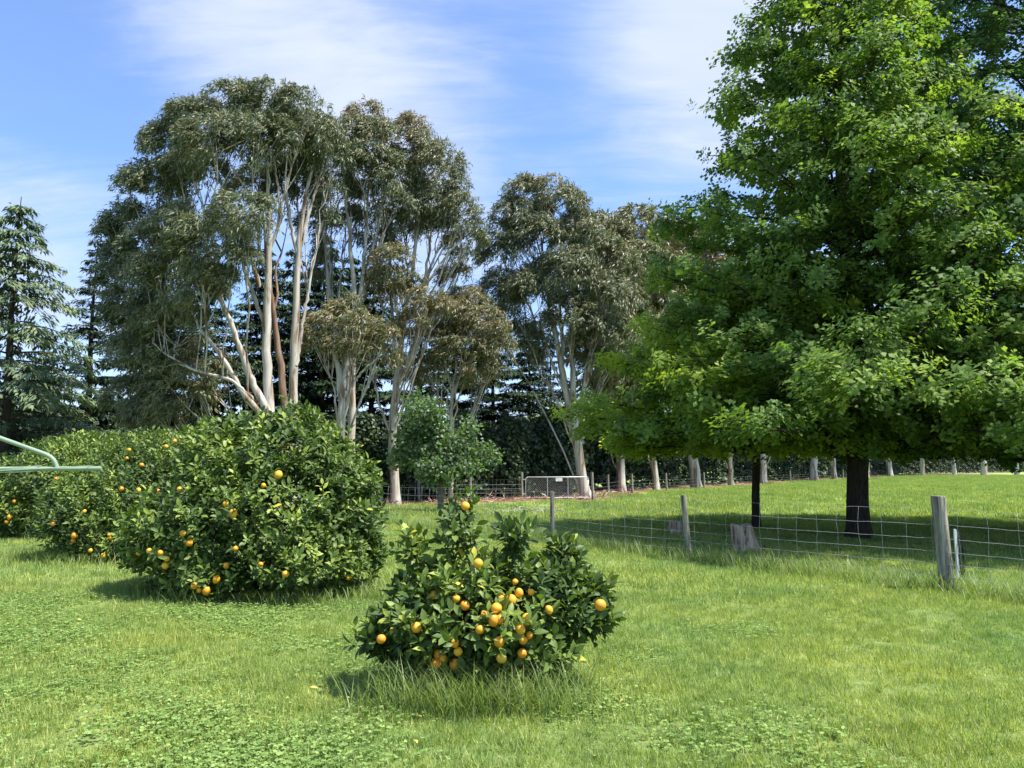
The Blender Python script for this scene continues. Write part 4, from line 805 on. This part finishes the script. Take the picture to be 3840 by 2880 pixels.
# the rest of the row, behind the oaks
def row_euc(label, u, Y, H, r0, tone, sway, wdt=1.0):
    X = P(u, 1000, Y)[0]; r0 *= 1.25; b = np.array([X, Y, 0.]); root = thing('eucalypt', label, 'tree', tuple(b), GRP)
    st = [([b + [0, 0, -.1], b + [.02, 0, .5], b + [sway * 2.2, 0, 2.2], b + [sway * 6, 0, H * .42], b + [sway * 8, 0, H * .7], b + [sway * 8, 0, H * .92]], [r0 * 1.45, r0 * 1.1, r0, r0 * .75, r0 * .45, .04]),
          ([b + [sway * 2.2, 0, 2.4], b + [1.1, .3, H * .45], b + [1.6, .4, H * .8]], [r0 * .55, r0 * .4, .04]), ([b + [sway * 2.2, 0, 2.8], b + [-1.0, -.3, H * .4], b + [-1.5, -.3, H * .75]], [r0 * .5, r0 * .35, .04])]
    lb = []
    for k in range(13):
        z = H * (.34 + .60 * k / 12); rr = wdt * (2.3 if z < H * .75 else 1.5 + (H - z) * .12); ph = k * 2.4 + u
        lb.append((b + np.array([rr * .8 * math.cos(ph), rr * .8 * math.sin(ph) * .8, z]), np.array([1.5, 1.4, 1.35]) * wdt * random.uniform(.85, 1.15), tone + random.uniform(-.08, .1)))
    euc_parts(root, b, st, lb, .24, lsize=.38, nbr=4); return root
r1 = row_euc('eucalypt with smooth cream foot and cut-off looking base, first right of the gate', 1341, 46, 17.0, .30, .66, -.02)
r2 = row_euc('whitish leaning thin eucalypt, second right of the gate', 1416, 49.5, 17.2, .24, .72, -.09)
r3 = row_euc('stout pinkish-grey leaning eucalypt, third right of the gate', 1503, 54, 18.5, .40, .74, -.10, 1.1)
for src, u, Y, sc, rz, lab in [(r2, 1578, 62, 1.0, 1.0, 'thin eucalypt seen left of the young oak trunk'), (r1, 1648, 69, 1.1, 3.1, 'eucalypt foot just right of the young oak trunk'), (r3, 1757, 80, 1.05, 4.0, 'short pale eucalypt foot between the two oak trunks'),
                               (r1, 1800, 86, 1.1, .5, 'distant eucalypt just left of the thick oak trunk'), (r2, 1872, 97, 1.2, 2.2, 'distant thin white eucalypt just right of the thick oak trunk'), (r3, 1922, 106, 1.05, 5.2, 'distant grey eucalypt right of the thick oak trunk'),
                               (r1, 1992, 116, 1.2, 1.7, 'distant eucalypt left of the rightmost fence post'), (r2, 2060, 122, 1.4, 4.4, 'distant eucalypt above the thick grey fence post'), (r3, 2125, 128, 1.3, .9, 'distant eucalypt near the right edge of the picture'), (r1, 2195, 134, 1.3, 2.9, 'farthest eucalypt at the right end of the row')]:
    dup(src, (P(u, 1000, Y)[0], Y, 0), lab, rz, sc, GRP)

# ------------------------------------------------------------------ conifers
def conifer(label, u, Y, H, Rb, matl, zlow=1.0, droop=.25, dens=1.0, group='conifers behind the eucalypts', leafl=.22, whorl=.62, pw=.9, nb=6, bark=M['dark_bark']):
    X = P(u, 1000, Y)[0]; root = thing('conifer', label, 'tree', (X, Y, 0), group); a = Acc()
    zs = np.linspace(-.1, H, 14); tube(a, np.column_stack([np.sin(zs * .6) * .04, zs * 0, zs]), np.linspace(.20, .012, 14) * (H / 11), 9)
    pos, dr, up = [], [], []; z = zlow; i = 0
    while z < H - .1:
        frac = 1 - (z - zlow * .3) / (H - zlow * .3)
        for b_ in range(nb):
            ph = i * .9 + b_ * 2 * math.pi / nb + rng.uniform(-.3, .3); ln = Rb * (frac ** pw) * (rng.uniform(.75, 1.2) if rng.random() > .15 else rng.uniform(.3, .6)) + .12; d = np.array([math.cos(ph), math.sin(ph), 0])
            z0 = z + rng.uniform(-.38, .38) * min(1, frac * 2); tip = np.array([0, 0, z0]) + d * ln + [0, 0, ln * (.18 - droop)]; mid_ = np.array([0, 0, z0]) + d * ln * .5 + [0, 0, ln * .14]
            c = curve(np.array([0, 0, z0]), mid_, tip, 7); tube(a, c, np.linspace(.035 * min(1, ln / 2) + .006, .004, 7), 4)
            nn = int(ln * 40 * dens) + 6; t = rng.uniform(.12, 1, nn); k = np.minimum((t * 6).astype(int), 5); f = (t * 6 - k)[:, None]; p = c[k] * (1 - f) + c[k + 1] * f
            s = rng.choice([-1, 1], nn); side = np.array([-d[1], d[0], 0]) * s[:, None]; w_ = (.14 + .34 * np.sin(np.clip(t, 0, 1) * 2.6)) * min(1.3, .35 + ln / 2.5); off = rng.random(nn) * w_
            p = p + side * off[:, None] + d * (off * .35)[:, None] + np.array([0, 0, -1.]) * (off * droop * 1.2 + rng.uniform(-.03, .05, nn))[:, None]
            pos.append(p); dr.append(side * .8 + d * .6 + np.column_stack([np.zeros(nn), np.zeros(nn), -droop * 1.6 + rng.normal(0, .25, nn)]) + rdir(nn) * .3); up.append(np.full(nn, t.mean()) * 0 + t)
        z += whorl * (.55 + .45 * frac) * rng.uniform(.8, 1.2); i += 1
    link('trunk', a.mesh('trunk', bark), root); p = np.concatenate(pos); d = np.concatenate(dr); t = np.concatenate(up); n = len(p); a = Acc()
    for _ in range(2):
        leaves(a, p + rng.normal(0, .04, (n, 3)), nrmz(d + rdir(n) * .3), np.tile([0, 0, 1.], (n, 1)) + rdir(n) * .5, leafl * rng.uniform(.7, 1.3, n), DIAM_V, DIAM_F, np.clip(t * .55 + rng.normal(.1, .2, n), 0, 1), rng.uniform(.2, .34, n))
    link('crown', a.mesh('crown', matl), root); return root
def htop(u, v, Y): return P(u, v, Y)[2]
conifer('large pale green cedar with drooping boughs at the left edge', 5, 29, htop(5, 425, 29), 4.7, M['cedar'], .8, .38, 1.35, 'conifers behind the eucalypts', .25, .80, pw=.8, nb=5)
k1 = conifer('narrow spire-topped conifer standing between the cedar and the big eucalypt', 183, 34, htop(183, 515, 34), 4.2, M['conifer'], .8, .20, .95, leafl=.24, whorl=.72, pw=1.25, nb=5)
k2 = conifer('dark conifer behind the left flank of the big eucalypt', 437, 36, 11.8, 4.4, M['conifer'], 1.2, .18, 1.5, leafl=.27, whorl=.85, nb=5)
k3 = conifer('dark conifer seen between the big eucalypt stems', 690, 38, 13.2, 4.0, M['conifer'], 1.0, .2, 1.5, leafl=.28, whorl=.75)
GC = 'conifers behind the eucalypts'
for src, u, Y, sc, rz, lab in [(k3, 318, 38, .92, 2.0, 'dark conifer low behind the leafy left side of the big eucalypt'), (k3, 560, 39.5, .98, 1.0, 'dark conifer directly behind the main pale stems'), (k2, 622, 41, 1.12, 2.2, 'tall dark conifer filling the gap between the two pale forked stems'), (k3, 752, 42, 1.0, .4, 'dark conifer behind the shorter forked eucalypt'), (k3, 980, 43, .9, 1.4, 'dark conifer behind the young broadleaf tree'), (k2, 800, 40, 1.02, 4.0, 'dark conifer right of the shorter forked eucalypt'),
                               (k1, 905, 41, 1.0, 2.6, 'dark conifer behind the white eucalypt trunk'), (k2, 1065, 42, .86, .7, 'dark conifer behind the slim olive-brown eucalypt'), (k3, 1143, 43, .74, 3.3, 'bare-trunked dark conifer left of the gate tree'),
                               (k1, 1190, 47, .80, 5.0, 'dark conifer just left of the gate eucalypt'), (k2, 80, 40, .70, 1.9, 'small dark conifer behind the pale cedar'), (k3, 1320, 56, .8, 2.0, 'dark conifer right of the gate eucalypt')]:
    dup(src, (P(u, 1000, Y)[0], Y, 0), lab, rz, sc, GC)

# ------------------------------------------------------------------ hedge and shrubs behind the fence
def mass(name, label, cat, path, hgt, dep, n, matl, lsz, seed=0, lowh=.1):
    p_, tg_ = along(np.array(path, float), 600); nr_ = np.stack([tg_[:, 1], -tg_[:, 0]], 1); i = rng.integers(0, 600, n); 
    s = i / 600 * 60; top = hgt * (1 + .13 * np.sin(s * .9 + seed) + .09 * np.sin(s * 2.3 + seed * 2) + .05 * np.sin(s * 6.1))
    h = rng.random(n) ** .8 * top; bulge = np.sqrt(np.clip(1 - (h / top) ** 3.5, 0, 1)); fr = np.where(rng.random(n) < .65, rng.uniform(.7, 1.05, n), rng.uniform(-1, .8, n))
    fr *= 1 + .25 * np.sin(s * 3.1 + h * 2.2 + seed) * np.sin(h * 3.3 + s * 1.7)
    q = p_[i] + nr_[i] * (fr * dep * bulge)[:, None] + rng.normal(0, .08, (n, 2)); pos = np.column_stack([q, h + lowh])
    nh = np.column_stack([nr_[i], np.full(n, .6)]); cl = .5 + .35 * np.sin(s * 4.7 + h * 3.1) * np.sin(h * 4.3 - s * 2.9)
    root = thing(name, label, cat, (p_[300][0], p_[300][1], 0)); a = Acc()
    for k in range(0, 600, 14):
        b_ = np.array([*p_[k], -.05]); e = b_ + [rng.normal(0, .3), rng.normal(0, .3), hgt * .85]; tube(a, curve(b_, (b_ + e) / 2 + rng.normal(0, .2, 3), e, 6) - [p_[300][0], p_[300][1], 0], np.linspace(.07, .015, 6), 5)
    tag(link('stems', a.mesh('stems', M['dark_bark']), root), kind='stuff'); a = Acc()
    leaves(a, pos - [p_[300][0], p_[300][1], 0], nrmz(rdir(n) + nh * .4), nh + rdir(n) * .7, lsz * rng.uniform(.7, 1.3, n), DIAM_V, DIAM_F, np.clip(cl + rng.normal(0, .2, n), 0, 1), .9)
    tag(link('foliage', a.mesh('foliage', matl), root), kind='stuff'); return root
mass('hedge', 'dense dark hedge behind the paddock fence left of the gate', 'hedge', [(-17, 35.0), (-10, 35.3), (-4, 36.2), (.6, 37.6), (2.2, 39.4)], 3.3, 1.0, 76000, M['hedge'], .18)
mass('hedge', 'dark hedge running away behind the row right of the gate', 'hedge', [(1.9, 40.6), (3.2, 47.5), (6.2, 52.5), (9.6, 56.2), (15.3, 64.3), (29.2, 84.2), (41.2, 100.2), (51, 114.5), (67.5, 137), (108, 173.5), (160, 220)], 4.4, 1.3, 140000, M['hedge'], .28, 2)
mass('shrubbery', 'grey-green shrubs behind the leftmost citrus bush', 'shrub', [(-34, 31.5), (-26, 30.5), (-20, 31), (-15.5, 32.5)], 2.9, 1.6, 26000, M['greyshrub'], .20, 5)
mass('shrubbery', 'dark low shrubs under the left conifers', 'shrub', [(-30, 37), (-22, 37), (-15, 38), (-9, 38.5)], 4.3, 1.5, 30000, M['hedge'], .24, 7)

# ------------------------------------------------------------------ long grass
longgrass('long_grass_small_bush', gpts(np.concatenate([ring(G(1050, 1485)[0], 5.5, .55, .32, 1900, spread=.34), ring(G(1000, 1480)[0], 5.2, .45, .14, 1500, spread=.4), ring(G(1100, 1480)[0], 5.2, .35, .12, 900, spread=.4)])), .10, .42, .0055, 'uncut long grass tufts round the foot of the small citrus bush')
longgrass('long_grass_big_bushes', gpts(np.concatenate([ring(P(590, 1000, 10)[0], 9.75, 1.45, .72, 4200, spread=.16), ring(P(250, 1000, 13.5)[0], 13.2, 1.9, 1.0, 2600, spread=.14), ring(P(100, 1000, 17.5)[0], 17.2, 2.2, 1.2, 1500, spread=.14)])), .10, .30, .008, 'uncut long grass skirting the clump of citrus bushes')
n = 20000; t = rng.random(n) ** 1.0; seg = np.array(FP); s = t * (len(FP) - 1.001); i = s.astype(int); f = (s - i)[:, None]; q = seg[i] * (1 - f) + seg[i + 1] * f
q = q + np.column_stack([rng.normal(0, .30, n), rng.normal(0, .24, n)]); w = .5 + .5 * np.sin(s * 5.1) * np.sin(s * 12.7) + 1.1 * np.exp(-((s - 1.15) / .55) ** 2); q = q[rng.random(n) < w]
longgrass('long_grass_fence', gpts(q), .10, .40, .007, 'tall grass left uncut along the netting fence')

# a scatter of dropped leaves, yellow and brown, round the citrus
n = 34; c0 = np.array([G(1050, 1485)[:2], G(450, 1330)[:2], G(30, 1350)[:2], G(1000, 1540)[:2]])[rng.integers(0, 4, n)]
p = c0 + rng.normal(0, .55, (n, 2)); p = np.column_stack([p, gh(p[:, 0], p[:, 1]) + .035]); d = rdir(n); d[:, 2] *= .25; a = Acc()
leaves(a, p, d, np.tile([0, 0, 1.], (n, 1)) + rdir(n) * .4, rng.uniform(.04, .08, n), CIT_V, CIT_F, rng.uniform(.8, 1, n))
M['fallen'] = leafmat('fallen_leaf', [(.8, (.35, .22, .10)), (.9, (.55, .42, .08)), (1, (.62, .50, .12))], .6, .1)
a_me = a.mesh('fallen_leaves', M['fallen']); tag(link('fallen_leaves', a_me), 'scattered yellow and brown leaves dropped on the lawn near the citrus', kind='stuff')
